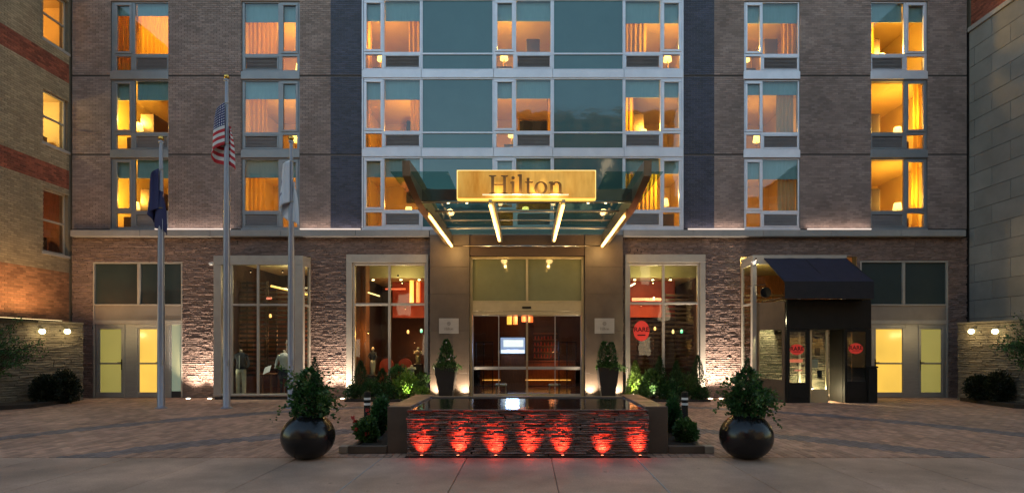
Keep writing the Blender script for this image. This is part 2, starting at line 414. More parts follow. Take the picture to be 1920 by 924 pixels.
# ---------------------------------------------------------------- walls with holes, courses of pieces
def wall_holes(mb, x0, x1, z0, z1, holes, y0, y1):
    """slab in the XZ plane with rectangular openings; y0 front, y1 back"""
    xs = sorted({x0, x1, *[min(max(h[0], x0), x1) for h in holes], *[min(max(h[1], x0), x1) for h in holes]})
    zs = sorted({z0, z1, *[min(max(h[2], z0), z1) for h in holes], *[min(max(h[3], z0), z1) for h in holes]})
    def solid(i, j):
        if i < 0 or j < 0 or i >= len(xs)-1 or j >= len(zs)-1: return False
        cx = (xs[i]+xs[i+1])/2; cz = (zs[j]+zs[j+1])/2
        return not any(h[0] < cx < h[1] and h[2] < cz < h[3] for h in holes)
    for i in range(len(xs)-1):
        for j in range(len(zs)-1):
            if not solid(i, j): continue
            a, b, c, d = xs[i], xs[i+1], zs[j], zs[j+1]
            mb.add([(a, y0, c), (b, y0, c), (b, y0, d), (a, y0, d)], [(0, 1, 2, 3)])
            mb.add([(a, y1, c), (b, y1, c), (b, y1, d), (a, y1, d)], [(3, 2, 1, 0)])
            if not solid(i-1, j): mb.add([(a, y0, c), (a, y0, d), (a, y1, d), (a, y1, c)], [(0, 1, 2, 3)])
            if not solid(i+1, j): mb.add([(b, y0, c), (b, y1, c), (b, y1, d), (b, y0, d)], [(0, 1, 2, 3)])
            if not solid(i, j-1): mb.add([(a, y0, c), (a, y1, c), (b, y1, c), (b, y0, c)], [(0, 1, 2, 3)])
            if not solid(i, j+1): mb.add([(a, y0, d), (b, y0, d), (b, y1, d), (a, y1, d)], [(0, 1, 2, 3)])

def courses(W, Hh, holes, bl, bh, jt, proud, pj=.002, vary=0, minl=.03):
    """rows of pieces (u0,u1,v0,v1,p) over a W x H wall round its openings"""
    out = []; r = 0; v = 0.0
    while v < Hh-.01:
        h = bh*(1+random.uniform(-vary, vary)*.35) if vary else bh
        v1 = min(v+h, Hh); vc = (v+v1)/2
        iv = [(0.0, W)]
        for a, b, c, d in holes:
            if c < vc < d:
                n = []
                for s, e in iv:
                    if b <= s or a >= e: n.append((s, e)); continue
                    if a > s: n.append((s, a))
                    if b < e: n.append((b, e))
                iv = n
        u = -(bl/2 if r % 2 else 0)-(random.random()*bl if vary else 0)
        while u < W:
            l = bl*(1+random.uniform(-vary, vary)) if vary else bl
            for s, e in iv:
                a = max(u, s); b = min(u+l-jt, e)
                if b-a > minl: out.append((a, b, v, v1-jt, proud+random.uniform(-pj, pj)))
            u += l
        v = v1; r += 1
    return out

def emit_pieces(pieces, O, U, m, parent, name, indiv=300, score=None, rough=False, full=None):
    """the pieces that show largest become objects of their own, the rest one joined part"""
    ox, oy, oz = O; ux, uy = U; nx, ny = uy, -ux
    ang = math.atan2(uy, ux)
    idx = list(range(len(pieces)))
    if score: idx.sort(key=lambda i: score(pieces[i]))
    ind = set(idx[:indiv]); cache = {}
    rest = MB(); pw = wloc(parent)
    def geom(mb, a, b, c, d, p, f, wav):
        if not rough:
            P4 = [(a, c), (b, c), (b, d), (a, d)]
            vs = [f(x, 0, z) for x, z in P4]+[f(x, p, z) for x, z in P4]
            mb.add(vs, [(4, 5, 6, 7), (0, 1, 5, 4), (1, 2, 6, 5), (2, 3, 7, 6), (3, 0, 4, 7)])
        else:
            t = [0, .32, .68, 1]; vs = []
            for row, z in ((0, c), (1, (c+d)/2), (2, d)):
                for k in range(4):
                    q = p*(wav[row*4+k]); vs.append(f(a+(b-a)*t[k], q, z+(d-c)*.10*math.sin(6.3*t[k]+wav[3]*9)))
            for z in (c, d):
                for k in (0, 3): vs.append(f(a+(b-a)*t[k], 0, z))
            fs = []
            for row in (0, 1):
                for k in range(3): fs.append((row*4+k, row*4+k+1, row*4+5+k, row*4+4+k))
            fs += [(12, 13, 3, 2, 1, 0), (8, 9, 10, 11, 15, 14), (12, 0, 4, 8, 14), (13, 15, 11, 7, 3)]
            mb.add(vs, fs)
    for i, (a, b, c, d, p) in enumerate(pieces):
        wav = [random.uniform(.25, .8) if rr != 1 else random.uniform(.6, 1.15) for rr in (0, 1, 2) for _ in range(4)] if rough else None
        if i in ind:
            key = (round((b-a)/(.01 if not rough else .06)), round((d-c)/.005), round(p/.01)) if rough else (round((b-a)*500), round((d-c)*500), round(p*250))
            if key not in cache:
                mb = MB(); L_, h_ = (b-a)/2, (d-c)/2
                geom(mb, -L_, L_, -h_, h_, p, lambda x, n, z: (x, -n, z), wav)
                cache[key] = mb.mesh(name, m)
            o = bpy.data.objects.new(name, cache[key]); COL.objects.link(o); o.parent = parent
            uc = (a+b)/2; vc = (c+d)/2
            o.location = Vector((ox+ux*uc, oy+uy*uc, oz+vc))-pw; o.rotation_euler = (0, 0, ang)
        else:
            geom(rest, a, b, c, d, p, lambda x, n, z: (ox+ux*x+nx*n, oy+uy*x+ny*n, oz+z), wav)
    if rest.v:
        o = rest.build(name+'work' if name == 'brick' else name+'_courses', m, parent, kind='stuff')

# ================================================================ ground
DR = DG(857)                      # where the drive meets the public pavement
YS = DR-D
g = MB(); g.add([(-300, -300, -.09), (300, -300, -.09), (300, 300, -.09), (-300, 300, -.09)], [(0, 1, 2, 3)])
tag(g.build('ground', M['sand']), kind='structure')
rd = MB(); rd.box(-120, 120, -30, -17.2, -.16, -.075); rd = rd.build('road', M['asphalt']); tag(rd, kind='structure')
# public pavement of square slabs
pav = thing('pavement', (0, YS, 0), None, None, kind='structure')
bed = MB(); bed.box(-60, 60, -17.2, YS-.002, -.085, -.02); bed.build('slab_bed', M['sand'], pav)
SX = [-2.27+1.325*k for k in range(-9, 13)]
ys = [YS-.006, YS-2.35, YS-4.7, -17.05]
for j in range(3):
    for k in range(len(SX)-1):
        b = MB(); g_ = .0035
        b.bbox(SX[k]+g_, SX[k+1]-g_, ys[j+1]+g_, ys[j]-g_, -.03, random.uniform(-.002, .002), .008)
        b.build('slab', M['slab'], pav)
for xj in (-2.27, -2.27+1.325*3):
    b = MB(); b.box(xj-.008, xj+.008, ys[1]+.01, ys[0]-.012, -.018, .0035); b.build('joint_filler', M['ledge'], pav)
for s in (-1, 1):
    b = MB(); b.box(s*60, SX[0]-.01 if s < 0 else SX[-1]+.01, ys[3], ys[0], -.03, -.001); b.build('far_slab', M['slab'], pav)
kb = MB(); kb.bbox(-60, 60, -17.2, -17.06, -.12, .0, .015); tag(kb.build('kerb', M['slab']), kind='structure')
# drive of small pavers with two dark curved bands
drv = thing('driveway', (0, YS, 0), None, None, kind='structure')
b = MB(); b.box(-16.4, 16.4, YS+.002, .4, -.088, -.012); b.build('paver_bed', M['sand'], drv)
def band(x, y):
    r1 = math.hypot(x, y+12.9*1.0)
    if 10.55 < r1 < 11.15: return True
    r2 = math.hypot(x, y+15.7)
    return 8.35 < r2 < 9.0
tan = []; drk = []
pw_, pl_ = .12, .24
x = -16.2; row = 0
while x < 15.9:
    y = YS+.02-(pl_/2 if row % 2 else 0)
    while y < .2:
        y0_ = max(y, YS+.012)
        (drk if band(x+.06, y+.12) else tan).append((x, y0_, y+pl_-y0_)); y += pl_
    x += pw_; row += 1
def pavers(lst, m, nind):
    lst.sort(key=lambda p: (0 if p[2] > .235 else 9)+p[1]+abs(abs(p[0])-6)*.25)
    a = MB(); a.bbox(-pw_/2+.005, pw_/2-.005, -pl_/2+.005, pl_/2-.005, -.012, .002, .004); me = a.mesh('paver', m)
    for x, y, l in lst[:nind]:
        o = bpy.data.objects.new('paver', me); COL.objects.link(o); o.parent = drv
        o.location = (x+pw_/2, y+pl_/2-YS, random.uniform(-.0015, .0015))
    r = MB()
    for x, y, l in lst[nind:]:
        z = random.uniform(-.0015, .0025); q = .005; X1 = x+pw_-q; Y1 = y+l-q; x += q; y += q
        r.add([(x, y, -.012), (X1, y, -.012), (X1, Y1, -.012), (x, Y1, -.012), (x+.003, y+.003, z), (X1-.003, y+.003, z), (X1-.003, Y1-.003, z), (x+.003, Y1-.003, z)],
              [(4, 5, 6, 7), (0, 1, 5, 4), (1, 2, 6, 5), (2, 3, 7, 6), (3, 0, 4, 7)])
    r.build('paving', m, drv, kind='stuff')
pavers(tan, M['paver'], 200); pavers(drk, M['paverd'], 90)

# ================================================================ hotel
hotel = thing('hotel_building', (0, 0, 0), 'tall taupe brick hotel with blue glass centre bay and split stone ground floor', 'building')
XL, XR = FX(136), FX(1812)
ROWY = [3, 150, 297]
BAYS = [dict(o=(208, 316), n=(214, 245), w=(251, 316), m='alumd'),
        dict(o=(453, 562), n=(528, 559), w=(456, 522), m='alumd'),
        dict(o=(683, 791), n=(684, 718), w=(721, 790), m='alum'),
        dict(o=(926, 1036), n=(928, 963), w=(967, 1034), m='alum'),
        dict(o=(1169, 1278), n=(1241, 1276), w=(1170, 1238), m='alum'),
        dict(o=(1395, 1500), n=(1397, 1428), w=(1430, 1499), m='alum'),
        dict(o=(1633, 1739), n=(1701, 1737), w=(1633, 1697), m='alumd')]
YB = FZ(429); YT = 15.0
holes = []
for b in BAYS:
    for y0 in ROWY: holes.append((FX(b['o'][0]), FX(b['o'][1]), FZ(y0+131), FZ(y0)))
GH = [(175, 343, 491, 746), (403, 583, 481, 746), (652, 803, 479, 746), (880, 1096, 481, 746), (1172, 1320, 479, 746), (1388, 1606, 480, 746), (1612, 1777, 489, 746)]
gholes = [(FX(a), FX(b), -.1, FZ(c)) for a, b, c, d in GH]
wb = MB(); wall_holes(wb, XL, XR, YB, YT, holes, 0, .28); wb.build('upper_wall', M['mortar'], hotel)
wb = MB(); wall_holes(wb, XL, XR, -.05, YB-.003, gholes, 0, .28); wb.build('lower_wall', M['stoneback'], hotel)
b = MB(); b.box(XL, XR, .285, 7, YT-.3, YT-.02); b.box(XL, XL+.2, .285, 7, 0, YT-.3); b.box(XR-.2, XR, .285, 7, 0, YT-.3); b.box(XL+.2, XR-.2, 6.8, 7, 0, YT-.3)
b.build('outer_shell', M['mortar'], hotel)
b = MB(); b.bbox(XL, XR, -.08, .5, YT+.002, YT+.2); b.build('parapet_coping', M['ledge'], hotel)

# upper brickwork, one field per pier of the facade
JY = [FZ(143), FZ(290)]
score_c = lambda x0: (lambda p: abs(x0+(p[0]+p[1])/2)+.6*abs(p[2]-3))
allp = {'brick': [], 'navy': []}
for (a, bb, k) in [(136, 620, 'brick'), (620, 681, 'navy'), (1280, 1339, 'navy'), (1339, 1812, 'brick')]:
    x0, x1 = FX(a), FX(bb)
    hs = [(h[0]-x0, h[1]-x0, h[2]-YB-.16*0, h[3]-YB) for h in holes]
    # spandrels under windows are metal: cut them out as well
    for bay in BAYS:
        for y0 in ROWY: hs.append((FX(bay['o'][0])-x0, FX(bay['o'][1])-x0, FZ(y0+148)-YB, FZ(y0+130)-YB))
        hs.append((FX(bay['o'][0])-x0, FX(bay['o'][1])-x0, FZ(4)-YB, FZ(-13)-YB))
    for z in JY: hs.append((-1, 99, z-YB-.012, z-YB+.03))
    ps = courses(x1-x0, YT-YB, hs, .205, .0685, .010, .012, .002)
    allp[k] += [(p[0]+x0, p[1]+x0, p[2], p[3], p[4]) for p in ps]
sc_ = lambda p: (0 if (p[1]-p[0]) > .19 else 50)+abs((p[0]+p[1])/2)+.7*abs(p[2]-2)
emit_pieces(allp['brick'], (0, -.001, YB), (1, 0), M['brick'], hotel, 'brick', 200, sc_)
emit_pieces(allp['navy'], (0, -.001, YB), (1, 0), M['navy'], hotel, 'brick', 90, sc_)
# dark control joints
for z in JY:
    for a, bb in [(136, 208), (316, 453), (562, 681), (1280, 1395), (1500, 1633), (1739, 1812)]:
        b = MB(); b.box(FX(a), FX(bb), -.006, -.0015, z-.010, z+.028); b.build('joint_strip', M['joint'], hotel)
# ground floor split stone
hs = [(h[0], h[1], -.1, h[3]) for h in gholes]
hs.append((FX(806, 19.2), FX(1168, 19.2), -.1, 9))
gp = courses(XR-XL, FZ(446)-.0, [(a-XL, b_-XL, c, d) for a, b_, c, d in hs], .27, .070, .006, .032, .018, vary=.4)
gp = [(p[0]+XL, p[1]+XL, p[2], p[3], p[4]) for p in gp]
emit_pieces(gp, (0, -.001, 0), (1, 0), M['stone'], hotel, 'stone', 290, lambda p: (p[0]-p[1])*3+abs((p[0]+p[1])/2)*.1, rough=True)
# stone ledge over the ground floor
dl = 19.25
for a, bb in [(131, 262), (262, 394), (394, 526), (526, 666), (666, 805), (1169, 1300), (1300, 1432), (1432, 1560), (1560, 1690), (1690, 1812)]:
    b = MB(); b.bbox(FX(a, dl)+.004, FX(bb, dl)-.004, -.25, .0, FZ(443, dl), FZ(431, dl), .012); b.build('ledge_panel', M['ledge'], hotel)
b = MB(); b.box(FX(131, dl)+.02, FX(1812, dl)-.02, -.20, -.001, FZ(431, dl)+.001, FZ(431, dl)+.012); b.build('ledge_flashing', M['alumd'], hotel)
for i, (a, bb) in enumerate([(290, 432), (562, 676), (1290, 1396), (1514, 1634)]):
    ds = 19.36; z = FZ(429.8, ds)
    b = MB(); b.bbox(FX(a, ds), FX(bb, ds), -.16, -.10, z-.012, z+.028, .008)
    o = b.build('strip_light', E_cove); tag(o, ['long glowing strip light on the ledge behind the flagpoles', 'glowing strip light on the ledge just left of the canopy',
        'glowing strip light on the ledge under the navy brick right of the canopy', 'glowing strip light on the ledge above the black awning'][i], 'light', 'strip lights on the stone ledge')
    la = light('AREA', ((FX(a, ds)+FX(bb, ds))/2, -.13, z+.04), 1.0, (1, .8, .65), o, size=.05, aim=((FX(a, ds)+FX(bb, ds))/2, -.11, z+3)); la.data.shape = 'RECTANGLE'; la.data.size = FX(bb, ds)-FX(a, ds); la.data.size_y = .05; la.rotation_euler = (R(180), 0, 0)

# ---------------------------------------------------------------- windows and rooms
FLOOR = ['top', 'middle', 'lowest']
BAYN = ['far left', 'left', 'left glass', 'centre glass', 'right glass', 'right', 'far right']
# per room: shade drop (px), curtain [(start,end) in fraction of the window], lamp (fraction, px above transom or None), energy, hue
RM = {(0,0): (22, [(0, .27), (.38, 1)], None, 95, 0), (0,1): (34, [], (.22, 18), 62, 1), (0,2): (34, [], (.16, 12), 62, 1),
      (1,0): (34, [(.05, .55)], None, 40, 2), (1,1): (32, [(.05, .38)], None, 34, 2), (1,2): (33, [(.05, .35)], None, 26, 2),
      (2,0): (36, [(0, .12), (.75, 1)], (.20, 6), 48, 2), (2,1): (36, [(.0, .1), (.78, 1)], None, 34, 2), (2,2): (34, [(0, .1)], None, 20, 2),
      (3,0): (36, [], (.16, 8), 52, 1), (3,1): (34, [(.9, 1)], (.30, 5), 40, 2), (3,2): (34, [], None, 12, 2),
      (4,0): (40, [(0, .42)], (.85, 5), 46, 1), (4,1): (32, [(0, .2)], (.42, 5), 46, 1), (4,2): (28, [(.0, .6)], (.8, 18), 55, 1),
      (5,0): (36, [(.0, .1), (.72, 1)], (.18, 5), 42, 1), (5,1): (24, [(.62, .95)], None, 16, 3), (5,2): (36, [(.65, 1)], None, 18, 3),
      (6,0): (34, [(0, .15)], (.42, 5), 58, 1), (6,1): (0, [(.82, 1)], (.72, 10), 72, 1), (6,2): (0, [(.8, .95)], (.72, 10), 52, 1)}

def bars(mb, rects, y0, y1):
    for a, b_, c, d in rects: mb.bbox(FX(a), FX(b_), y0, y1, FZ(d), FZ(c), .006)

def curtain(x0, x1, y, z0, z1, m, parent, amp=.035):
    n = max(8, int((x1-x0)/.018)); vs = []; fs = []; ph = random.random()*6
    for i in range(n+1):
        x = x0+(x1-x0)*i/n
        for k, z in enumerate((z1, (z0+z1)/2, z0)):
            vs.append((x+(.01*math.sin(i*.9+k) if 0 < i < n else 0), y+amp*math.sin(ph+x*42+.6*math.sin(x*9))*(.7+.3*k), z))
    for i in range(n):
        for k in range(2): a = i*3+k; fs.append((a, a+1, a+4, a+3))
    mb = MB(); mb.add(vs, fs); return mb.build('curtain', m, parent, smooth=True)

def table_lamp(loc, label, group, en, col, shade=E_lamp, s=1.0):
    t = thing('table_lamp', loc, label, 'lamp', group)
    x, y, z = loc
    b = MB(); b.lathe([(.08*s, z-.42*s), (.085*s, z-.40*s), (.02*s, z-.37*s), (.045*s, z-.28*s), (.05*s, z-.2*s), (.015*s, z-.1*s), (.012*s, z-.02)], x, y, 14); b.build('lamp_base', M['brass'], t, True)
    b = MB(); b.lathe([(.15*s, z-.09*s), (.15*s, z-.085*s), (.11*s, z+.15*s), (.108*s, z+.15*s)], x, y, 20); b.build('lamp_shade', shade, t, True)
    light('POINT', (x, y, z+.25*s), en, col, t, size=.12)
    return t

HUES = [(1, .44, .06), (1, .47, .07), (1, .42, .06), (1, .44, .10)]
for bi, bay in enumerate(BAYS):
    nL = bay['n'][0] < bay['w'][0]
    for ri, y0 in enumerate(ROWY):
        drop, curt, lamp, en, hue = RM[(bi, ri)]
        o0, o1 = bay['o']; n0, n1 = bay['n']; w0, w1 = bay['w']
        yf = -.10 if 2 <= bi <= 4 else .03
        win = sub('window', hotel, (FX((o0+o1)/2), yf, FZ(y0+131)))
        win['label'] = f"lit guest room window, {FLOOR[ri]} row, {BAYN[bi]} bay"
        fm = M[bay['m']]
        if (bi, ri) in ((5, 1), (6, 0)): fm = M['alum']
        f = MB(); sp = (n1, w0) if nL else (w1, n0)
        # outer members
        rects = [(o0, o1, y0-1, y0+2), (o0, o1, y0+97.5, y0+102.5), (o0, o1, y0+128, y0+131)]
        bars(f, rects, yf, yf+.09)
        vr = [(o0, n0+3 if nL else w0+2, y0+2.2, y0+127.8), (sp[0]-1, sp[1]+1, y0+2.2, y0+127.8), (w1-2 if nL else n1-3, o1, y0+2.2, y0+127.8)]
        bars(f, vr, yf+.004, yf+.086)
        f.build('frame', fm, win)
        # opening sash, a shade proud of the frame
        s = MB(); a, b_ = n0+3, n1-1
        if not nL: a, b_ = n0+1, n1-3
        bars(s, [(a-2.5, b_+2.5, y0+2.4, y0+7), (a-2.5, b_+2.5, y0+93, y0+97.2)], yf-.022, yf+.05)
        bars(s, [(a-2.5, a+2, y0+7.1, y0+92.9), (b_-2, b_+2.5, y0+7.1, y0+92.9)], yf-.020, yf+.05)
        s.build('sash', fm, win)
        for (pa, pb, pc, pd) in [(a+1.8, b_-1.8, y0+6.8, y0+93.2), (w0+1.5, w1-1.5, y0+2, y0+98), (n0+2, n1-2, y0+102, y0+128.3)]:
            g = MB(); g.box(FX(pa), FX(pb), yf+.030, yf+.040, FZ(pd), FZ(pc)); g.build('pane', M['glass'], win)
        # grille under the wide light
        g = MB(); ga, gb = w0+3.5, w1-3.5
        bars(g, [(ga-2.5, gb+2.5, y0+102.6, y0+105), (ga-2.5, gb+2.5, y0+125.6, y0+127.9)], yf-.008, yf+.07)
        bars(g, [(ga-2.5, ga, y0+105.1, y0+125.5), (gb, gb+2.5, y0+105.1, y0+125.5)], yf-.006, yf+.07)
        g.build('grille_frame', fm, win)
        g = MB(); g.box(FX(ga+.2), FX(gb-.2), yf+.062, yf+.068, FZ(y0+125), FZ(y0+105))
        nl = 8
        for k in range(nl):
            zc = FZ(y0+106.3+k*(18.6/(nl-1)))
            g.add([(FX(ga+.2), yf+.012, zc-.016), (FX(gb-.2), yf+.012, zc-.016), (FX(gb-.2), yf+.05, zc+.018), (FX(ga+.2), yf+.05, zc+.018),
                   (FX(ga+.2), yf+.016, zc-.022), (FX(gb-.2), yf+.016, zc-.022)], [(0, 1, 2, 3), (4, 5, 1, 0), (3, 2, 5, 4)])
        g.build('grille', M['grille'], win)
        # roller shades
        if drop:
            s = MB(); s.box(FX(w0+1), FX(w1-1), yf+.12, yf+.124, FZ(y0+drop), FZ(y0)); s.box(FX(w0+1), FX(w1-1), yf+.115, yf+.13, FZ(y0+drop+1), FZ(y0+drop)); s.build('roller_shade', M['shade'], win)
            s = MB(); s.box(FX(n0+1), FX(n1-1), yf+.12, yf+.124, FZ(y0+drop), FZ(y0)); s.box(FX(n0+1), FX(n1-1), yf+.115, yf+.13, FZ(y0+drop+1), FZ(y0+drop)); s.build('roller_shade', M['shade'], win)
        for c0, c1 in curt:
            xa = FX(o0+(o1-o0)*c0)+.02; xb = FX(o0+(o1-o0)*c1)-.02
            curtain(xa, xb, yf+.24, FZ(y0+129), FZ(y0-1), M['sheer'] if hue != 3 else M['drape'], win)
        # the room
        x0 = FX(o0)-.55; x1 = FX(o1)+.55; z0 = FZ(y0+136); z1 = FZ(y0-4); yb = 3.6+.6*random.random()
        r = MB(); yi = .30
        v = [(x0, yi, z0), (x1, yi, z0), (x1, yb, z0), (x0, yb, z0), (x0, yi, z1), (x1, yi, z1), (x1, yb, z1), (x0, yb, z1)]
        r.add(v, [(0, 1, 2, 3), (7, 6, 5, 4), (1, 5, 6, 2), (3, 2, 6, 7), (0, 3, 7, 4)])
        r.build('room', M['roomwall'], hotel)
        # returns between facade and room
        r = MB(); wall_holes(r, x0, x1, z0, z1, [(FX(o0), FX(o1), FZ(y0+131), FZ(y0))], .29, .296); r.build('room_lining', M['roomwall'], hotel)
        # furniture tall enough to be seen from the street
        if hue == 2 or bi in (1, 2):
            ax = FX(o0+(o1-o0)*.42); b = MB(); zt = FZ(y0+62)+.35
            b.bbox(ax, ax+1.1, 2.9, 2.98, zt, zt+.55, .02); b.build('television', M['black']); o = bpy.context.scene.objects
            tv = [q for q in hotel.users_collection[0].objects if q.name.startswith('television')][-1]
            tag(tv, f"dark wall television seen through the {FLOOR[ri]} row window of the {BAYN[bi]} bay", 'television')
        if hue in (0, 1):
            ax = FX(o0 + (o1-o0)*(.55 if bi % 2 else .2)); b = MB()
            b.bbox(ax, ax+.5, .9, 2.0, z0+.01, z0+1.72, .02); wd = b.build('wardrobe', M['roomdark'])
            tag(wd, f"dark wardrobe seen through the {FLOOR[ri]} row window of the {BAYN[bi]} bay", 'wardrobe')
        if lamp:
            lx = FX(o0+(o1-o0)*lamp[0]); lz = FZ(y0+97-lamp[1])+.10; ly = .75
        else:
            lx = FX((o0+o1)/2)+random.uniform(-.3, .3); lz = z0+1.15; ly = 1.9
        table_lamp((lx, ly, lz), (f"glowing table lamp in the {FLOOR[ri]} row window of the {BAYN[bi]} bay" if lamp else f"lamp deep inside the room of the {FLOOR[ri]} row, {BAYN[bi]} bay"), 'lamps in the guest rooms', en*(.85 if hue < 2 else .72)*random.uniform(.75, 1.2), HUES[hue])
        if lamp:
            b = MB(); b.bbox(lx-.28, lx+.28, ly-.2, ly+.25, z0+.01, lz-.425, .01)
            tag(b.build('side_table', M['roomdark']), f"tall side table under the lamp of the {FLOOR[ri]} row, {BAYN[bi]} bay", 'table', 'side tables in the guest rooms')
        # spandrel under a punched window
        if not 2 <= bi <= 4:
            b = MB(); b.bbox(FX(o0-1), FX(o1), -.03, .1, FZ(y0+146), FZ(y0+131.3), .01)
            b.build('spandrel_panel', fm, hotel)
    if not 2 <= bi <= 4:
        b = MB(); b.bbox(FX(o0-1), FX(o1), -.03, .1, FZ(1.8), FZ(-12), .01); b.build('spandrel_panel', M['alum'], hotel)

# curtain wall between the three glass bays
yf = -.10
EDG = [(680, 791), (791, 926), (926, 1036), (1036, 1169), (1169, 1280)]
for ri, y0 in enumerate(ROWY+[-144]):
    for (a, b_) in EDG:
        b = MB(); b.bbox(FX(a)+.004, FX(b_)-.004, -.13, .1, FZ(y0+146.2), FZ(y0+131.3), .008); b.build('spandrel_panel', M['alum'], hotel)
    if ri == 3: continue
    for (a, b_) in ((791, 926), (1036, 1169)):
        pn = sub('glass_panel', hotel, (FX((a+b_)/2), yf, FZ(y0+131)))
        f = MB(); bars(f, [(a, b_, y0-1, y0+1.5), (a, b_, y0+99, y0+102.5), (a, b_, y0+129, y0+131)], yf, yf+.09)
        bars(f, [(a, a+2.5, y0+1.6, y0+128.9), (b_-2.5, b_, y0+1.6, y0+128.9)], yf+.003, yf+.088)
        f.build('frame', M['alum'], pn)
        for c, d in ((y0+1, y0+99.5), (y0+102, y0+129.5)):
            g = MB(); g.box(FX(a+2), FX(b_-2), yf+.035, yf+.05, FZ(d), FZ(c)); g.build('pane', M['span'], pn)
    for s in (0, 1):
        b = MB(); xx = FX(680) if s == 0 else FX(1280)-.05
        b.bbox(xx, xx+.05, -.12, .0, FZ(y0+131), FZ(y0-1), .006); b.build('edge_mullion', M['alum'], hotel)

# ---------------------------------------------------------------- portal piers
dp = 19.2
for s, (a, b_) in enumerate([(806, 880), (1097, 1168)]):
    zs = [0, FZ(738, dp), FZ(700, dp), FZ(620, dp), FZ(551, dp), FZ(500, dp), FZ(440, dp)]
    core = MB(); core.box(FX(a, dp)+.01, FX(b_, dp)-.01, -.29, .0, -.05, FZ(440, dp)-.01); core.build('pier_core', M['joint'], hotel)
    for k in range(len(zs)-1):
        b = MB(); b.bbox(FX(a, dp), FX(b_, dp), -.302, -.0, zs[k]+.003, zs[k+1]-.003, .004); b.build('pier_panel', M['pier'], hotel)
b = MB(); b.bbox(FX(880, dp)+.002, FX(1097, dp)-.002, -.25, .0, FZ(479, dp), FZ(440, dp), .006); b.build('portal_lintel', M['roomdark'], hotel)
b = MB(); b.bbox(FX(806, dp), FX(1168, dp), -.25, .0, FZ(439.6, dp), FZ(430, dp), .006); b.build('portal_cap', M['alumd'], hotel)

# ---------------------------------------------------------------- service door bays
def service(x0, x1, y0, mid, doors, side, blank, nm):
    bay = sub('service_bay', hotel, (FX((x0+x1)/2), 0, 0)); bay['label'] = nm
    f = MB()
    bars(f, [(x0, x1, y0, y0+3), (x0+3, x1-3, 570, 573), (x0+3, x1-3, 600, 608)], -.03, .10)
    bars(f, [(x0, x0+3, y0+3.1, 745), (x1-3, x1, y0+3.1, 745), (mid-2.5, mid+2.5, y0+3.1, 569.9)], -.028, .10)
    f.build('frame', M['beige'], bay)
    for a, b_ in ((x0+3, mid-2.5), (mid+2.5, x1-3)):
        g = MB(); g.box(FX(a), FX(b_), .04, .05, FZ(570), FZ(y0+3)); g.build('transom_pane', M['dkglass'], bay)
    b = MB(); b.bbox(FX(x0+3), FX(x1-3), .0, .09, FZ(600), FZ(573), .004); b.build('tan_panel', M['beigep'], bay)
    for a, b_ in blank:
        b = MB(); b.bbox(FX(a), FX(b_), .01, .09, 0, FZ(608), .004); b.build('steel_panel', M['bsteel'], bay)
    for (a, b_, ga, gb, em, hs) in doors:
        f = MB(); bars(f, [(a, b_, 608.2, 614), (a+5, b_-5, 614.1, 617), (a+5, b_-5, 735, 744.5), (a+5, b_-5, 679.5, 682.5)], .0, .08)
        bars(f, [(a, a+5, 614.1, 745), (b_-5, b_, 614.1, 745)], -.005, .08)
        bars(f, [(a+5.2, ga, 617.1, 734.9), (gb, b_-5.2, 617.1, 734.9)], .012, .07)
        f.build('door_frame', M['bsteel'], bay)
        g = MB(); g.box(FX(ga), FX(gb), .035, .045, FZ(735), FZ(617)); g.build('door_glass', em, bay)
        h = MB(); hx = FX(gb+1.5 if hs > 0 else ga-1.5)
        h.bbox(hx-.02, hx+.02, -.005, .01, FZ(693), FZ(673), .005)
        h.tube([(hx, -.06, FZ(679)), (hx, -.0, FZ(679))], .012, 8); h.tube([(hx, -.06, FZ(679)), (hx-.1*hs, -.06, FZ(679))], .011, 8); h.build('door_handle', M['black'], bay)
    for a, b_ in side:
        g = MB(); g.box(FX(a), FX(b_), .035, .045, FZ(733), FZ(608)); g.build('side_pane', E_side_g, bay)
        b = MB(); b.bbox(FX(a), FX(b_), .01, .08, 0, FZ(733), .004); b.build('kick_panel', M['joint'], bay)
service(175, 343, 491, 260.5, [(179, 234, 187, 226.5, E_door_g, 1), (253, 318, 261, 298, E_door_b, 1)], [(321, 340)], [(234.3, 252.7), (305, 320.7)], 'service door bay behind the left flagpole')
service(1612, 1777, 489, 1694, [(1634, 1698, 1643, 1692, E_door_b, -1), (1722, 1772, 1727, 1765, E_door_g, -1)], [], [(1698.3, 1721.7), (1615, 1633.7), (1772.2, 1774)], 'service door bay right of the black awning')

# ---------------------------------------------------------------- shop rooms
def shoproom(x0, x1, y0, y1, zc, wallm, ceilm, floorm=None, back=None):
    r = MB()
    r.add([(x0, y0, 0), (x0, y1, 0), (x0, y1, zc), (x0, y0, zc)], [(0, 1, 2, 3)])
    r.add([(x1, y0, 0), (x1, y0, zc), (x1, y1, zc), (x1, y1, 0)], [(0, 1, 2, 3)])
    r.build('side_wall', wallm, hotel)
    r = MB(); r.add([(x0, y1, 0), (x1, y1, 0), (x1, y1, zc), (x0, y1, zc)], [(0, 1, 2, 3)]); r.build('back_wall', back or wallm, hotel)
    r = MB(); r.add([(x0, y0, zc), (x1, y0, zc), (x1, y1, zc), (x0, y1, zc)], [(3, 2, 1, 0)]); r.build('ceiling', ceilm, hotel)
    r = MB(); r.add([(x0, y0, .012), (x1, y0, .012), (x1, y1, .012), (x0, y1, .012)], [(0, 1, 2, 3)]); r.build('floor', floorm or M['floorin'], hotel)
shoproom(FX(392), FX(632), .29, 5.6, 4.95, M['lobbywall'], M['ceil'])
shoproom(FX(640), FX(840), .29, 5.4, 4.95, M['lobbywall'], M['ceil'])
shoproom(FX(846), FX(1130), .29, 6.7, 4.0, M['lobbywall'], M['roomdark'])
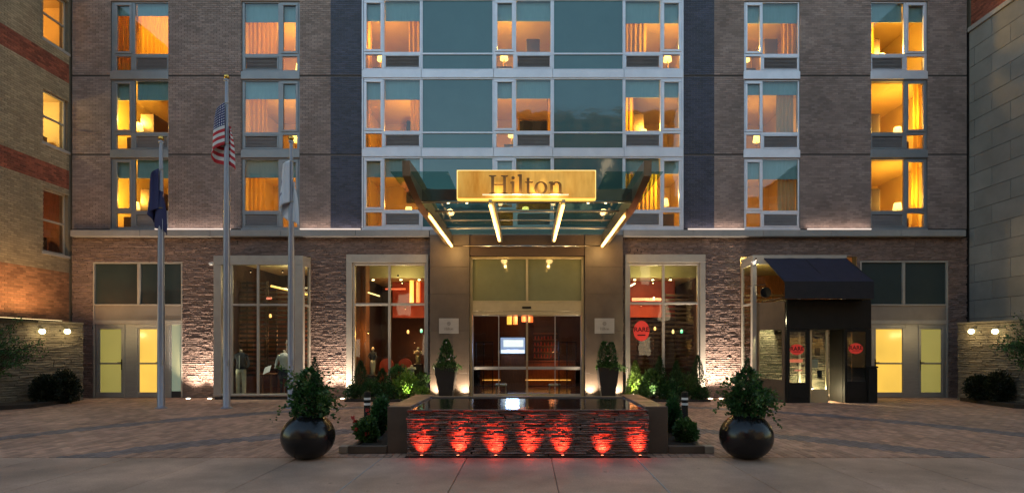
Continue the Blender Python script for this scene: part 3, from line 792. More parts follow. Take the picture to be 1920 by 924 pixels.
shoproom(FX(1136), FX(1345), .29, 5.4, 4.95, M['lobbywall'], M['ceil'])
shoproom(FX(1352), FX(1611), .29, 5.6, 4.95, M['midwood'], M['ceil'])

def downlight(x, y, z, label, en=12, col=WARM2):
    t = thing('downlight', (x, y, z), label, 'light', 'ceiling downlights in the shops')
    b = MB(); b.lathe([(.05, z-.03), (.07, z-.03), (.075, z-.001)], x, y, 14); b.build('trim_ring', M['bsteel'], t)
    b = MB(); b.lathe([(.045, z-.040), (.045, z-.031)], x, y, 12); b.build('lens', E_spot, t)
    light('SPOT', (x, y, z-.08), en, col, t, size=.04, aim=(x, y+.01, 0), spot=110)

def storefront(x0, x1, gy0, mx, my, nm, gx0, gx1):
    wn = sub('shop_window', hotel, (FX((x0+x1)/2), 0, 0)); wn['label'] = nm
    f = MB(); bars(f, [(x0, x1, gy0, gy0+15)], -.12, .12)
    bars(f, [(x0, gx0-4, gy0+15.1, 746), (gx1+4, x1, gy0+15.1, 746), (gx0-4, gx1+4, 738, 746)], -.115, .12)
    bars(f, [(gx0-3.8, gx1+3.8, gy0+15.2, gy0+19.5)], -.06, .10)
    bars(f, [(gx0-3.8, gx0, gy0+19.6, 737.9), (gx1, gx1+3.8, gy0+19.6, 737.9)], -.058, .10)
    f.build('frame', M['beige'], wn)
    f = MB(); bars(f, [(mx-2.2, mx+2.2, gy0+19.6, 737.9)], -.05, .06); f.build('mullion', M['beige'], wn)
    f = MB(); bars(f, [(gx0, mx-2.3, my-2.2, my+2.2), (mx+2.3, gx1, my-2.2, my+2.2)], -.045, .06); f.build('transom_bar', M['beige'], wn)
    for a, b_ in ((gx0, mx-2.2), (mx+2.2, gx1)):
        for c, d in ((gy0+19.5, my-2.2), (my+2.2, 738)):
            g = MB(); g.box(FX(a), FX(b_), .0, .012, FZ(d), FZ(c)); g.build('pane', M['shopglass'], wn)
storefront(651, 804, 478, 730.5, 570.5, 'tall shop window left of the entrance', 666, 796)
storefront(1171, 1321, 478, 1243.5, 568.5, 'tall restaurant window right of the entrance', 1181, 1307)
for k, (px, nm) in enumerate([(700, 'leftmost ceiling downlight in the shop window left of the entrance'), (752, 'middle ceiling downlight in the shop window left of the entrance'), (786, 'rightmost ceiling downlight in the shop window left of the entrance'),
                              (1190, 'leftmost ceiling downlight in the restaurant window'), (1224, 'middle ceiling downlight in the restaurant window'), (1257, 'rightmost ceiling downlight in the restaurant window')]):
    dd = 21.5; zz = FZ(522, dd); zz = 4.40
    x = FX(px, dd); 
    dd = (zz-H)*F/(CY-523); x = FX(px, dd)
    downlight(x, dd-D, zz+.0, nm, 16)
# soffits that the downlights hang in, orange columns and red bands
for nm, a, b_ in (('left', 645, 838), ('right', 1140, 1342)):
    b = MB(); b.bbox(FX(a), FX(b_), 2.2, 5.39, 4.43, 4.94, .01); b.build('ceiling_soffit', M['ceil'], hotel)
def pend(px, d, y0, y1, w, em, label):
    t = thing('pendant_light', (FX(px, d), d-D, FZ(y1, d)), label, 'light', 'long glowing pendants')
    b = MB(); b.lathe([(w, FZ(y1, d)), (w, FZ(y0, d))], FX(px, d), d-D, 14); b.build('glowing_tube', em, t, False)
    b = MB(); b.tube([(FX(px, d), d-D, FZ(y0, d)), (FX(px, d), d-D, 3.98 if 850 < px < 1130 else 4.9)], .006, 6); b.build('cord', M['black'], t)
pend(772, 22.6, 524, 567, .085, E_yell, 'yellow glowing pendant tube in the window left of the entrance')
pend(784, 22.9, 524, 567, .085, E_orange, 'red glowing pendant tube in the window left of the entrance')
LB = 25.0
pend(955, 24.0, 588, 608, .10, E_yell, 'leftmost of the glowing pendants over the lobby, yellow')
pend(966, 24.4, 588, 608, .10, E_orange, 'red lobby pendant beside the yellow one')
pend(983, 24.8, 588, 603, .12, E_orange, 'short red lobby pendant above the doors centre')
pend(995, 24.2, 588, 604, .10, E_orange, 'rightmost of the glowing lobby pendants, red')
# red band light boxes
def redbox(a, b_, c, d_, dist, nm, em=E_redstrip):
    b = MB(); b.bbox(FX(a, dist), FX(b_, dist), dist-D, dist-D+.08, FZ(d_, dist), FZ(c, dist), .01)
    o = b.build('light_box', em); tag(o, nm, 'light', 'red light boxes in the windows'); return o
b = MB(); b.bbox(FX(1140), FX(1262, 23), 3.2, 3.3, 2.95, 4.42, .01); b.build('partition', M['redwall'], hotel)
b = MB(); b.bbox(FX(738, 23.2), FX(838), 3.5, 3.6, 2.95, 4.42, .01); b.build('partition', M['redwall'], hotel)
redbox(1185, 1240, 558, 564, 22.5, 'red light box above the shelves in the restaurant window')
redbox(722, 760, 540, 543, 22.9, 'thin red light box high in the window left of the entrance')
light('POINT', (FX(1200, 22), 2.3, 3.3), 5, (1, .12, .04), None, .2, name='red_wall_fill')  # fill lights added to brighten the shop interiors
light('POINT', (FX(760, 22), 2.5, 3.2), 3.5, (1, .2, .05), None, .2, name='red_wall_fill')
light('POINT', (FX(735), 1.6, 4.1), 9, (1, .75, .32), None, .15, name='ceiling_wash')
light('POINT', (FX(1243), 1.5, 4.1), 12, (1, .78, .32), None, .15, name='ceiling_wash')
# orange column in the left window
b = MB(); b.bbox(FX(664, 20.5), FX(686, 20.5), 1.0, 1.5, .012, 4.9, .02); b.build('timber_column', M['midwood'], hotel)
light('POINT', (FX(690, 20.0), .55, 2.2), 5, (1, .45, .12), None, .1, name='column_fill')  # fill light added beside the column
# shelving / slatted screens
def screen(a, b_, d, z0, z1, nm, ns, gap=.5):
    t = thing('slatted_screen', (FX((a+b_)/2, d), d-D, z0), nm, 'screen', 'slatted timber screens')
    f = MB()
    nn = 4
    for k in range(nn+1):
        x = FX(a, d)+(FX(b_, d)-FX(a, d))*k/nn; f.box(x-.02, x+.02, d-D+.05, d-D+.12, z0, z1)
    f.build('post', M['wood'], t)
    ms = MB(); W = FX(b_, d)-FX(a, d); h = (z1-z0)/ns
    ms.bbox(-W/2, W/2, -.03, .03, -h*gap/2, h*gap/2, .006); me = ms.mesh('slat', M['wood'])
    for k in range(ns):
        o = bpy.data.objects.new('slat', me); COL.objects.link(o); o.parent = t; o.location = (0, 0, (k+.5)*h)
    return t
screen(424, 500, 21.6, .6, 4.3, 'slatted dark timber screen behind the jacket mannequin', 21)
screen(496, 580, 22.4, .6, 4.2, 'slatted dark timber screen behind the white blouse mannequin', 20)
screen(1248, 1330, 22.3, .3, 3.9, 'slatted dark timber screen at the right of the restaurant window', 20)
screen(1180, 1242, 22.9, .3, 3.1, 'slatted dark timber screen behind the round red sticker', 16)
screen(1392, 1470, 22.4, .3, 3.9, 'slatted timber screen behind the glass bay left of the awning', 20)
b = MB(); b.bbox(FX(395), FX(630), 5.2, 5.3, .02, 4.3, .01); b.build('partition', M['midwood'], hotel)
light('POINT', (FX(495), 2.2, 4.2), 15, (1, .78, .42), None, .15, name='ceiling_wash')  # fill lights added for the shop ceilings and shelves
light('POINT', (FX(500), 4.4, 2.2), 16, (1, .35, .12), None, .2, name='shelf_glow')
light('POINT', (FX(1235), 4.6, 1.9), 4, (1, .3, .1), None, .2, name='shelf_glow')
light('POINT', (FX(730), 4.4, 1.9), 5, (1, .3, .1), None, .2, name='shelf_glow')
light('POINT', (FX(1440), 1.2, 4.3), 60, (1, .66, .22), None, .15, name='ceiling_wash')
o = redbox(499, 508, 557, 561, 21.2, 'small red light box in the mannequin window')
b = MB(); b.tube([(FX(508, 21), 1.5, FZ(536, 21)), (FX(580, 22.4), 2.9, FZ(553, 22.4))], .035, 8); tag(b.build('strip_light', emit('amber_strip', (1, .5, .1), .6)), 'slanting amber strip light above the mannequins', 'light')
b = MB(); b.tube([(FX(1182, 20.6), 1.1, FZ(536, 20.6)), (FX(1191, 20.6), 1.1, FZ(531, 20.6))], .03, 8); tag(b.build('strip_light', emit('amber_strip_short', (1, .8, .45), 1)), 'short bright strip light at the left edge of the restaurant window', 'light')
b = MB(); b.tube([(FX(690, 20.6), 1.1, FZ(548, 20.6)), (FX(712, 20.6), 1.1, FZ(555, 20.6))], .022, 8); tag(b.build('strip_light', emit('amber_strip_small', (1, .6, .2), .8)), 'small slanting amber strip light in the window left of the entrance', 'light')
# bottles and small lit goods on the shelves
for (px, py, d, c, nm) in [(1228, 616, 22.2, (1, .45, .12), 'small amber lamp low in the restaurant window, left'), (1262, 622, 22.0, (1, .6, .2), 'small amber lamp right of the restaurant mullion'),
                           (765, 622, 22.4, (1, .4, .1), 'small amber lamp at the back of the window left of the entrance'), (790, 620, 22.4, (.2, .8, .45), 'small green lamp at the back of the window left of the entrance'),
                           (1278, 621, 22.2, (.15, .8, .4), 'small green lamp right of the amber one in the restaurant window'), (1226, 560, 22.0, (1, .6, .3), 'small lamp just under the transom of the restaurant window'),
                           (507, 592, 22.0, (1, .45, .12), 'amber lamp between the mannequins and the transom')]:
    b = MB(); x, z = FX(px, d), FZ(py, d); b.lathe([(.02, z-.07), (.045, z-.05), (.05, z+.03), (.02, z+.08)], x, d-D, 12)
    tag(b.build('small_lamp', emit('small_lamp_lit', c, .5), smooth=True), nm, 'lamp', 'small lamps on the shelves')

# ---------------------------------------------------------------- projecting shop bays
def bay_window(xl, xr, dF, gxs, my, y0, nm, base):
    wn = sub('bay_window', hotel, (FX((xl+xr)/2, dF), dF-D, 0)); wn['label'] = nm
    yF = dF-D; X = lambda p: FX(p, dF); Z = lambda p: FZ(p, dF)
    def rb(mb, a, b_, c, d, ya, yb): mb.bbox(X(a), X(b_), ya, yb, Z(d), Z(c), .006)
    f = MB(); rb(f, xl, xr, y0, y0+17, yF, yF+.16)                         # head
    rb(f, xl, gxs[0], y0+17.1, 744, yF+.002, yF+.16); rb(f, gxs[-1], xr, y0+17.1, 744, yF+.002, yF+.16)
    f.build('frame', M['beige'], wn)
    f = MB(); rb(f, xl, xr, 738, 742, yF-.02, yF+.16); f.build('sill', M['beige'], wn)
    f = MB(); f.bbox(X(xl)+.03, X(xr)-.03, yF+.03, yF+.16, .0, Z(744)-.003, .004); f.build('base_panel', M['joint'], wn)
    for k in range(1, len(gxs)-1):
        f = MB(); rb(f, gxs[k]-2.3, gxs[k]+2.3, y0+17.1, 737.9, yF+.02, yF+.09); f.build('mullion', M['beige'], wn)
    for k in range(len(gxs)-1):
        f = MB(); rb(f, gxs[k]+2.4, gxs[k+1]-2.4, my-2, my+2, yF+.024, yF+.085); f.build('transom_bar', M['beige'], wn)
        for c, d in ((y0+17, my-2), (my+2, 738)):
            g = MB(); g.box(X(gxs[k]+1), X(gxs[k+1]-1), yF+.05, yF+.062, Z(d), Z(c)); g.build('pane', M['shopglass'], wn)
    # roof and the two returns
    f = MB(); f.box(X(xl), X(xr), yF+.165, .0, Z(y0+6), Z(y0)); f.build('roof', M['beige'], wn)
    for s, xx in ((0, X(xl)), (1, X(xr)-.07)):
        f = MB(); f.bbox(xx, xx+.07, -.14, -.002, 0, Z(y0+6.2), .005); f.bbox(xx, xx+.07, yF+.17, -.145, 0, Z(742), .005); f.bbox(xx, xx+.07, yF+.17, -.145, Z(y0+18), Z(y0+6.2), .005)
        f.bbox(xx+.01, xx+.06, yF+.17, -.145, Z(my+2), Z(my-2), .005); f.build('return_frame', M['beige'], wn)
        g = MB(); g.box(xx+.03, xx+.042, yF+.165, -.142, Z(742), Z(y0+18)); g.build('side_pane', M['shopglass'], wn)
    return wn
bay_window(400, 568, 18.8, [414, 433, 483, 541], 571, 479, 'projecting glass bay with mannequins', 745)
bay_window(1411, 1588, 18.5, [1419, 1500, 1580], 569, 478, 'projecting glass bay behind the awning', 745)

# mannequins
def mannequin(px, d, py0, jacket, trous, label, skirt=False, arm=1):
    x, y = FX(px, d), d-D; top = FZ(py0, d); s = 1.0; base = .14
    t = thing('mannequin', (x, y, base), label, 'mannequin', 'headless mannequins in the bay window')
    b = MB(); b.lathe([(.0, base), (.17, base), (.17, base+.012), (.015, base+.03), (.012, base+.25)], x, y, 16, False); b.build('stand', M['bsteel'], t)
    hgt = top-base; Z = lambda f: base+hgt*f
    b = MB(); b.loft([(x, y, Z(.92), .05, .05), (x, y, Z(.97), .042, .045), (x, y, Z(1.0), .03, .03)], 14); b.build('neck', M['skin'], t, True)
    b = MB(); b.loft([(x, y, Z(.56), .19, .13), (x, y, Z(.62), .165, .115), (x, y, Z(.70), .145, .105), (x, y, Z(.80), .18, .125), (x, y, Z(.875), .20, .105), (x, y, Z(.915), .14, .08), (x, y, Z(.935), .065, .06)], 20)
    for sd in (-1, 1):
        el = .10 if sd*arm > 0 else .04
        b.tube([(x+sd*.17, y, Z(.885)), (x+sd*(.22+el*.4), y-.01, Z(.77)), (x+sd*(.24+el), y-.03, Z(.66)), (x+sd*(.24+el*.6), y-.12, Z(.58))], .055, 10, .036)
    smooth_angle(b.build('jacket' if not skirt else 'blouse', jacket, t), 60)
    b = MB()
    if skirt: b.loft([(x, y, Z(.34), .20, .15), (x, y, Z(.45), .19, .14), (x, y, Z(.56), .165, .12)], 20)
    else: b.loft([(x, y, Z(.49), .17, .12), (x, y, Z(.53), .165, .12), (x, y, Z(.57), .15, .11)], 20)
    for sd in (-1, 1):
        b.tube([(x+sd*.085, y, Z(.52)), (x+sd*.10, y, Z(.27)), (x+sd*.105, y, Z(.02))], .085 if not skirt else .07, 12, .06 if not skirt else .035)
    smooth_angle(b.build('trousers' if not skirt else 'skirt', trous, t), 60)
    if not skirt:
        b = MB(); b.box(x-.012, x+.012, y-.125, y-.118, Z(.58), Z(.87)); b.build('shirt_front', M['cloth_white'], t)
mannequin(452, 19.35, 655, M['cloth_dark'], M['cloth_cream'], 'headless mannequin in a dark jacket and cream trousers', arm=-1)
mannequin(533, 19.5, 656, M['cloth_white'], M['cloth_dark'], 'headless mannequin in a white blouse and dark skirt', True)
t = MB(); t.bbox(FX(488, 19.7), FX(512, 19.7), .1, .6, FZ(702, 19.7), FZ(700, 19.7), .01); t.bbox(FX(490, 19.7), FX(494, 19.7), .2, .24, .02, FZ(702, 19.7), .01); t.bbox(FX(506, 19.7), FX(510, 19.7), .2, .24, .02, FZ(702, 19.7), .01)
tag(t.build('display_table', M['midwood']), 'small wooden display table between the mannequins', 'table')
t = MB(); x = FX(494, 19.5); z = FZ(695, 19.5); t.add([(x-.02, .0, z-.12), (x+.2, .02, z-.02), (x+.22, .12, z+.2), (x-.0, .1, z+.12)], [(0, 1, 2, 3)]); t.add([(x-.02, .01, z-.13), (x+.2, .03, z-.03), (x+.22, .13, z+.19), (x-.0, .11, z+.11)], [(3, 2, 1, 0)])
tag(t.build('price_card', M['white']), 'tilted white card on the display table', 'card')
# fill light added on the clothes
light('SPOT', (FX(470), .0, 4.3), 60, (1, .9, .7), None, .06, aim=(FX(455, 19.3), -.1, 1.2), spot=50, name='display_fill')
light('SPOT', (FX(530), .0, 4.3), 60, (1, .9, .7), None, .06, aim=(FX(533, 19.3), 0.0, 1.2), spot=50, name='display_fill')
# figurines in the window left of the entrance
def figurine(px, d, py0, py1, m1, m2, label):
    x, y = FX(px, d), d-D; z0, z1 = FZ(py1, d), FZ(py0, d); h = z1-z0; Z = lambda f: z0+h*f
    t = thing('statue', (x, y, z0), label, 'statue')
    b = MB(); b.loft([(x, y, Z(0), .09, .08), (x, y, Z(.15), .075, .07), (x, y, Z(.4), .10, .08), (x, y, Z(.52), .085, .07)], 14); b.build('lower_body', m1, t, True)
    b = MB(); b.loft([(x, y, Z(.521), .085, .07), (x, y, Z(.68), .12, .08), (x, y, Z(.80), .11, .07), (x, y, Z(.84), .04, .04)], 14)
    b.tube([(x-.11, y, Z(.78)), (x-.15, y-.02, Z(.66)), (x-.07, y-.1, Z(.6))], .03, 8, .02); b.tube([(x+.11, y, Z(.78)), (x+.15, y-.02, Z(.64)), (x+.08, y-.1, Z(.57))], .03, 8, .02); b.build('upper_body', m2, t, True)
    b = MB(); b.loft([(x, y, Z(.841), .03, .03), (x, y, Z(.88), .055, .055), (x, y, Z(.94), .06, .06), (x, y, Z(1), .025, .025)], 14); b.build('head', M['skin'], t, True)
    b = MB(); b.bbox(x-.15, x+.15, y-.15, y+.15, .013, z0-.002, .01); b.build('plinth', M['wood'], t)
figurine(699, 20.3, 650, 702, M['cloth_cream'], M['cloth_dark'], 'slim statue in dark top and cream trousers at the left of the window')
figurine(784, 20.3, 651, 682, mat('glazed_ochre', (.5, .33, .12), rough=.4), mat('glazed_cream', (.6, .5, .25), (.5, .15, .06), rough=.4, scale=9), 'squat patterned ochre and red statue on a plinth')
figurine(772, 20.0, 684, 706, M['cloth_cream'], M['cloth_cream'], 'small cream statue in front of the patterned one')
light('SPOT', (FX(740), .5, 4.2), 45, (1, .72, .35), None, .06, aim=(FX(735, 20.2), .8, 1), spot=80, name='display_fill')  # fill light added on the statues
# rounded red chairs seen over the planting
for px, nm in ((722, 'round backed red armchair nearer the mullion'), (757, 'round backed red armchair nearer the entrance')):
    d = 21; x = FX(px, d); b = MB(); z = FZ(672, d); y = 1.5
    t = thing('armchair', (x, y, 0), nm, 'armchair', 'red armchairs in the window')
    prof = [(x+.26*math.cos(a), z-.25+.26*math.sin(a)) for a in [math.pi*k/10 for k in range(11)]]+[(x-.26, .45), (x+.26, .45)]
    b.prism(prof, y+.2, y+.3); b.build('backrest', M['redwall'], t); b = MB(); b.bbox(x-.28, x+.28, y-.3, y+.19, .3, .5, .04); b.build('seat', M['redsign'], t)
    for sx in (-1, 1):
        for sy in (-1, 1): b = MB(); b.tube([(x+sx*.24, y+sy*.16-.05, .013), (x+sx*.24, y+sy*.16-.05, .3)], .015, 6); b.build('leg', M['wood'], t)

# ---------------------------------------------------------------- entrance
ent = sub('entrance', hotel, (FX(988), -.1, 0)); ent['label'] = 'sliding glass entrance doors in a champagne frame'
ye = -.10; de = 19.4
def eb(mb, a, b_, c, d, ya=ye, yb=ye+.14, bev=.006): mb.bbox(FX(a, de), FX(b_, de), ya, yb, FZ(d, de), FZ(c, de), bev)
f = MB(); eb(f, 881, 1095, 481, 485.5); eb(f, 881, 1095, 563.5, 567.5)
eb(f, 881, 885.5, 485.6, 744, ye+.003); eb(f, 1090.5, 1095, 485.6, 744, ye+.003); eb(f, 986, 990.5, 485.6, 563.4, ye+.003); f.build('frame', M['gold'], ent)
for a, b_ in ((885.5, 986), (990.5, 1090.5)):
    g = MB(); g.box(FX(a, de), FX(b_, de), ye+.06, ye+.07, FZ(563.5, de), FZ(485.5, de)); g.build('transom_pane', M['frost'], ent)
f = MB(); eb(f, 885.6, 1090.4, 567.7, 583, ye-.03, ye+.16); f.build('door_header', M['gold'], ent)
f = MB(); eb(f, 885.6, 1090.4, 583.2, 590, ye+.0, ye+.12); f.build('door_track', M['gold'], ent)
f = MB(); f.bbox(FX(979, de), FX(996, de), ye-.055, ye-.031, FZ(578.5, de), FZ(574.5, de), .006); f.build('motion_sensor', M['black'], ent)
for (a, b_, off, mo) in [(886, 936, .05, 0), (934, 988, .09, 1), (988.4, 1042, .09, 1), (1040, 1090, .05, 0)]:
    lf = sub('door_leaf', ent, (FX((a+b_)/2, de), ye+off, 0))
    f = MB()
    for c, d in ((590.2, 592.4), (738, 744)): eb(f, a+.2, b_-.2, c, d, ye+off, ye+off+.035, .004)
    for c, d in ((a+.2, a+1.6), (b_-1.6, b_-.2)): eb(f, c, d, 592.5, 737.9, ye+off+.001, ye+off+.034, .004)
    f.build('stile', M['gold'] if mo else M['bsteel'], lf)
    f = MB(); eb(f, a+1.7, b_-1.7, 687, 692.5, ye+off-.02, ye+off+.0, .004); f.build('push_rail', M['bsteel'], lf)
    g = MB(); g.box(FX(a+1.5, de), FX(b_-1.5, de), ye+off+.012, ye+off+.022, FZ(738, de), FZ(592.4, de)); g.build('pane', M['lobbyglass'], lf)
f = MB(); f.bbox(FX(881, de), FX(1095, de), ye-.35, ye+.18, .0, .03, .008); f.build('threshold', M['gold'], ent)
# lobby
b = MB(); d = 25.2; b.bbox(FX(900, d), FX(1080, d), d-D, d-D+.5, .013, 1.1, .02); b.bbox(FX(896, d), FX(1084, d), d-D-.06, d-D+.56, 1.101, 1.15, .01); tag(b.build('reception_desk', M['midwood']), 'long walnut reception desk across the lobby', 'desk')
b = MB(); b.box(FX(905, 25.05), FX(1070, 25.05), 5.48, 5.52, .28, .32); tag(b.build('desk_light', emit('desk_strip', (1, .4, .08), .35)), 'amber strip light along the foot of the reception desk', 'light')
tv = thing('monitor', (FX(961, 22.6), 22.6-D, 1.2), 'bright blue and white screen on a stand inside the entrance', 'monitor')
b = MB(); d = 22.6; b.bbox(FX(937, d), FX(986, d), d-D+.012, d-D+.08, FZ(664, d), FZ(631, d), .01); b.build('bezel', M['black'], tv)
b = MB(); b.box(FX(938.5, d), FX(984.5, d), d-D+.004, d-D+.011, FZ(662.5, d), FZ(632.5, d)); b.build('screen', E_screen, tv)
b = MB(); b.box(FX(944, d), FX(981, d), d-D-.001, d-D+.003, FZ(650, d), FZ(637, d)); b.box(FX(939.5, d), FX(983.5, d), d-D-.001, d-D+.003, FZ(661.5, d), FZ(655.5, d)); b.build('page', E_screenw, tv)
b = MB(); b.bbox(FX(938, d), FX(985, d), d-D+.02, d-D+.3, .013, FZ(665, d), .01); b.build('cabinet', M['midwood'], tv)
light('AREA', (FX(961, 22.6), 22.6-D-.05, 1.75), 9, (.25, .4, 1), tv, size=.5, aim=(FX(961, 22.6), 1, 0.6))
for px, nm in ((1000, 'left'), (1040, 'right')):
    pass
t = thing('shelf_unit', (FX(1022, 25.8), 6.3, .013), 'dark back bar shelves behind the desk', 'shelf')
d = 25.9; b = MB(); b.bbox(FX(1000, d), FX(1046, d), 6.5, 6.6, .013, FZ(612, d), .01); b.build('back_panel', M['wood'], t)
for k in range(5):
    z = 1.25+k*.28; b = MB(); b.bbox(FX(1000, d), FX(1046, d), 6.25, 6.49, z, z+.03, .006); b.build('shelf_board', M['midwood'], t)
b = MB()
for k in range(4):
    for q in range(7):
        x = FX(1003, d)+q*.15+random.uniform(-.02, .02); z = 1.281+k*.28; hh = random.uniform(.13, .2)
        b.lathe([(.03, z), (.03, z+hh*.6), (.012, z+hh*.8), (.012, z+hh)], x, 6.37, 8)
bt = b.build('bottles', M['redwall']); tag(bt, 'rows of small bottles on the back bar shelves', 'bottles', kind='stuff')
for (px, py, d) in ((1038, 602, 22.5), (895, 617, 24.2), (1016, 617, 25.0), (902, 706, 23)):
    pass
for k, (px, nm) in enumerate(((910, 'left vestibule balustrade of dark posts and glass'), (1066, 'right vestibule balustrade of dark posts and glass'))):
    t = thing('balustrade', (FX(px, 20.8), 1.3, .013), nm, 'railing', 'balustrades in the vestibule'); d = 20.6
    for q in (-18, -3, 14):
        b = MB(); b.tube([(FX(px+q, d), d-D, .013), (FX(px+q, d), d-D, FZ(641, d))], .018, 8); b.build('post', M['black'], t)
    b = MB(); b.tube([(FX(px-18, d), d-D, FZ(641, d)), (FX(px+14, d), d-D, FZ(641, d))], .018, 8); b.build('handrail', M['black'], t)
    g = MB(); g.box(FX(px-17, d), FX(px+13, d), d-D-.005, d-D+.005, .1, FZ(646, d)); g.build('glass_panel', M['lobbyglass'], t)
for px, nm in ((939, 'low pale bench left of the lobby mat'), (1040, 'low pale bench right of the lobby mat')):
    d = 20.9; t = thing('bench', (FX(px, d), d-D, .013), nm, 'bench', 'benches in the vestibule'); b = MB(); b.bbox(FX(px-11, d), FX(px+11, d), d-D, d-D+.4, .30, .38, .02); b.build('seat', M['cloth_cream'], t)
    for s in (-1, 1): b = MB(); b.bbox(FX(px+s*9, d)-.02, FX(px+s*9, d)+.02, d-D+.05, d-D+.35, .013, .3, .005); b.build('leg', M['gold'], t)
b = MB(); d = 20.4; b.bbox(FX(950, d), FX(1030, d), .4, 1.9, .013, .03, .006); tag(b.build('doormat', M['beigep']), 'tan doormat inside the sliding doors', 'mat')
light('POINT', (FX(988), 1.2, 3.3), 7, (1, .62, .3), None, .2, name='lobby_fill')  # fill lights added for the lobby
light('POINT', (FX(975), 4.6, 3.2), 12, (1, .26, .09), None, .25, name='lobby_glow')
light('POINT', (FX(1050), 5.2, 1.5), 5, (1, .3, .12), None, .2, name='bar_glow')

# ---------------------------------------------------------------- letters (serif)
def boxp(a, b_, c, d): return [(a, c), (b_, c), (b_, d), (a, d)]
def ring(cx, cy, rx, ry, ix, iy, n=28, a0=0, a1=2*math.pi):
    out = []
    for k in range(n):
        t0 = a0+(a1-a0)*k/n; t1 = a0+(a1-a0)*(k+1)/n
        out.append([(cx+ix*math.cos(t0), cy+iy*math.sin(t0)), (cx+rx*math.cos(t0), cy+ry*math.sin(t0)), (cx+rx*math.cos(t1), cy+ry*math.sin(t1)), (cx+ix*math.cos(t1), cy+iy*math.sin(t1))])
    return out
def serif(x, y, w, up=1): return [(x-w/2, y), (x+w/2, y), (x+w/2, y+.03*up), (x+.08, y+.06*up), (x-.08, y+.06*up), (x-w/2, y+.03*up)][::up]
def glyphs():
    G = {}
    st = .062; xh = .66
    G['H'] = ([boxp(.17-st, .17+st, .0, 1), boxp(.70-st, .70+st, 0, 1), boxp(.17+st, .70-st, .485, .53), serif(.17, 0, .32), serif(.70, 0, .32), serif(.17, 1, .32, -1), serif(.70, 1, .32, -1)], .93)
    dot = [[(.15+.075*math.cos(a), .87+.075*math.sin(a)) for a in [2*math.pi*k/16 for k in range(16)]]]
    G['i'] = ([boxp(.15-st, .15+st, 0, xh), serif(.15, 0, .27), [(.02, xh-.05), (.15-st, xh-.1), (.15-st, xh), (.15, xh+.02), (.02, xh-.02)]]+dot, .33)
    G['l'] = ([boxp(.15-st, .15+st, 0, 1.05), serif(.15, 0, .27), [(.02, .99), (.15-st, .94), (.15-st, 1.05), (.02, 1.02)]], .33)
    G['t'] = ([boxp(.16-st, .16+st, .12, .86), boxp(.03, .38, xh-.045, xh)]+ring(.28, .14, .18, .155, .062, .11, 12, math.pi, 1.72*math.pi), .42)
    G['o'] = (ring(.31, .325, .29, .345, .165, .30), .64)
    G['n'] = ([boxp(.15-st, .15+st, 0, xh), serif(.15, 0, .28), [(.02, xh-.05), (.15-st, xh-.1), (.15-st, xh), (.02, xh-.02)], boxp(.53-st, .53+st, 0, .44), serif(.53, 0, .28)]+ring(.375, .44, .217, .23, .093, .17, 14, 0, .93*math.pi), .70)
    return G
GL = glyphs()
def word(txt, x0, z0, h, y0, y1, m, parent, joined=None, squeeze=1.0):
    x = x0; J = MB()
    for ch in txt:
        polys, adv = GL[ch]; b = J if joined else MB()
        for q, p in enumerate(polys): b.prism([(x+px*h*squeeze, z0+pz*h) for px, pz in p], y0-.0004*(q % 3), y1)
        if not joined: b.build('letter', m, parent)
        x += adv*h*squeeze
    if joined: J.build(joined, m, parent)
    return x
TOTAL = sum(GL[c][1] for c in 'Hilton')

# plaques on the piers
for px0, px1, nm in ((823, 860, 'silver plaque on the left pier of the entrance'), (1115, 1152, 'silver plaque on the right pier of the entrance')):
    dq = 19.17; t = thing('wall_plaque', (FX((px0+px1)/2, dq), dq-D, FZ(626, dq)), nm, 'plaque', 'plaques beside the entrance')
    X0, X1, Z0, Z1 = FX(px0, dq), FX(px1, dq), FZ(625, dq), FZ(596.5, dq); yq = -.305
    b = MB(); b.bbox(X0, X1, yq-.02, yq, Z0, Z1, .005); b.build('plate', M['silver'], t)
    W = X1-X0; hh = W*.44/TOTAL; word('Hilton', (X0+X1)/2-W*.22, Z0+.12, hh*1.02, yq-.024, yq-.0205, M['engrave'], t, 'lettering')
    b = MB(); cx = (X0+X1)/2; cz = Z0+.34
    for p in ring(cx, cz, .062, .062, .050, .050, 20): b.prism(p, yq-.024, yq-.0205)
    for p in (boxp(cx-.026, cx-.014, cz-.03, cz+.03), boxp(cx+.014, cx+.026, cz-.03, cz+.03), boxp(cx-.014, cx+.014, cz-.006, cz+.006)): b.prism(p, yq-.0236, yq-.0204)
    b.build('emblem', M['engrave'], t)

# ---------------------------------------------------------------- canopy
can = thing('entrance_canopy', (0, -.3, 5.2), 'steel and tinted glass canopy jutting out over the entrance', 'canopy')
dB, dFt = 19.2, 13.7; yB, yF = dB-D, dFt-D; zb = 5.2
XO = 2.67
for s in (-1, 1):
    x = s*XO+(.02 if s < 0 else -.02)
    prof = [(yB, zb+.02), (yF+.6, zb+.02), (yF-.3, zb+.10), (-7.15, zb+.30), (-7.2, zb+.62), (yF-.4, zb+.66), (yF+.6, zb+.62), (yB, zb+.42)]
    b = MB(); b.xprism(prof, x-.085, x+.085); smooth_angle(b.build('side_beam', M['bronze'], can), 30)
    b = MB(); b.bbox(x-.12, x+.12, yF+.6, yB-.01, zb+.024, zb+.07, .008); b.build('lower_flange', M['bronze'], can)
    b = MB(); b.tube([(x-s*.08, yF+.12, zb+.36), (x-s*.20, yF+.12, zb+.36)], .04, 10); b.lathe([(.07, zb+.30), (.07, zb+.42)], x-s*.22, yF+.12, 12); b.build('bracket', M['black'], can)
b = MB(); b.tube([(-XO+.12, yB+.02, zb), (XO-.12, yB+.02, zb)], .035, 12); b.build('rear_rail', M['steel'], can, True)
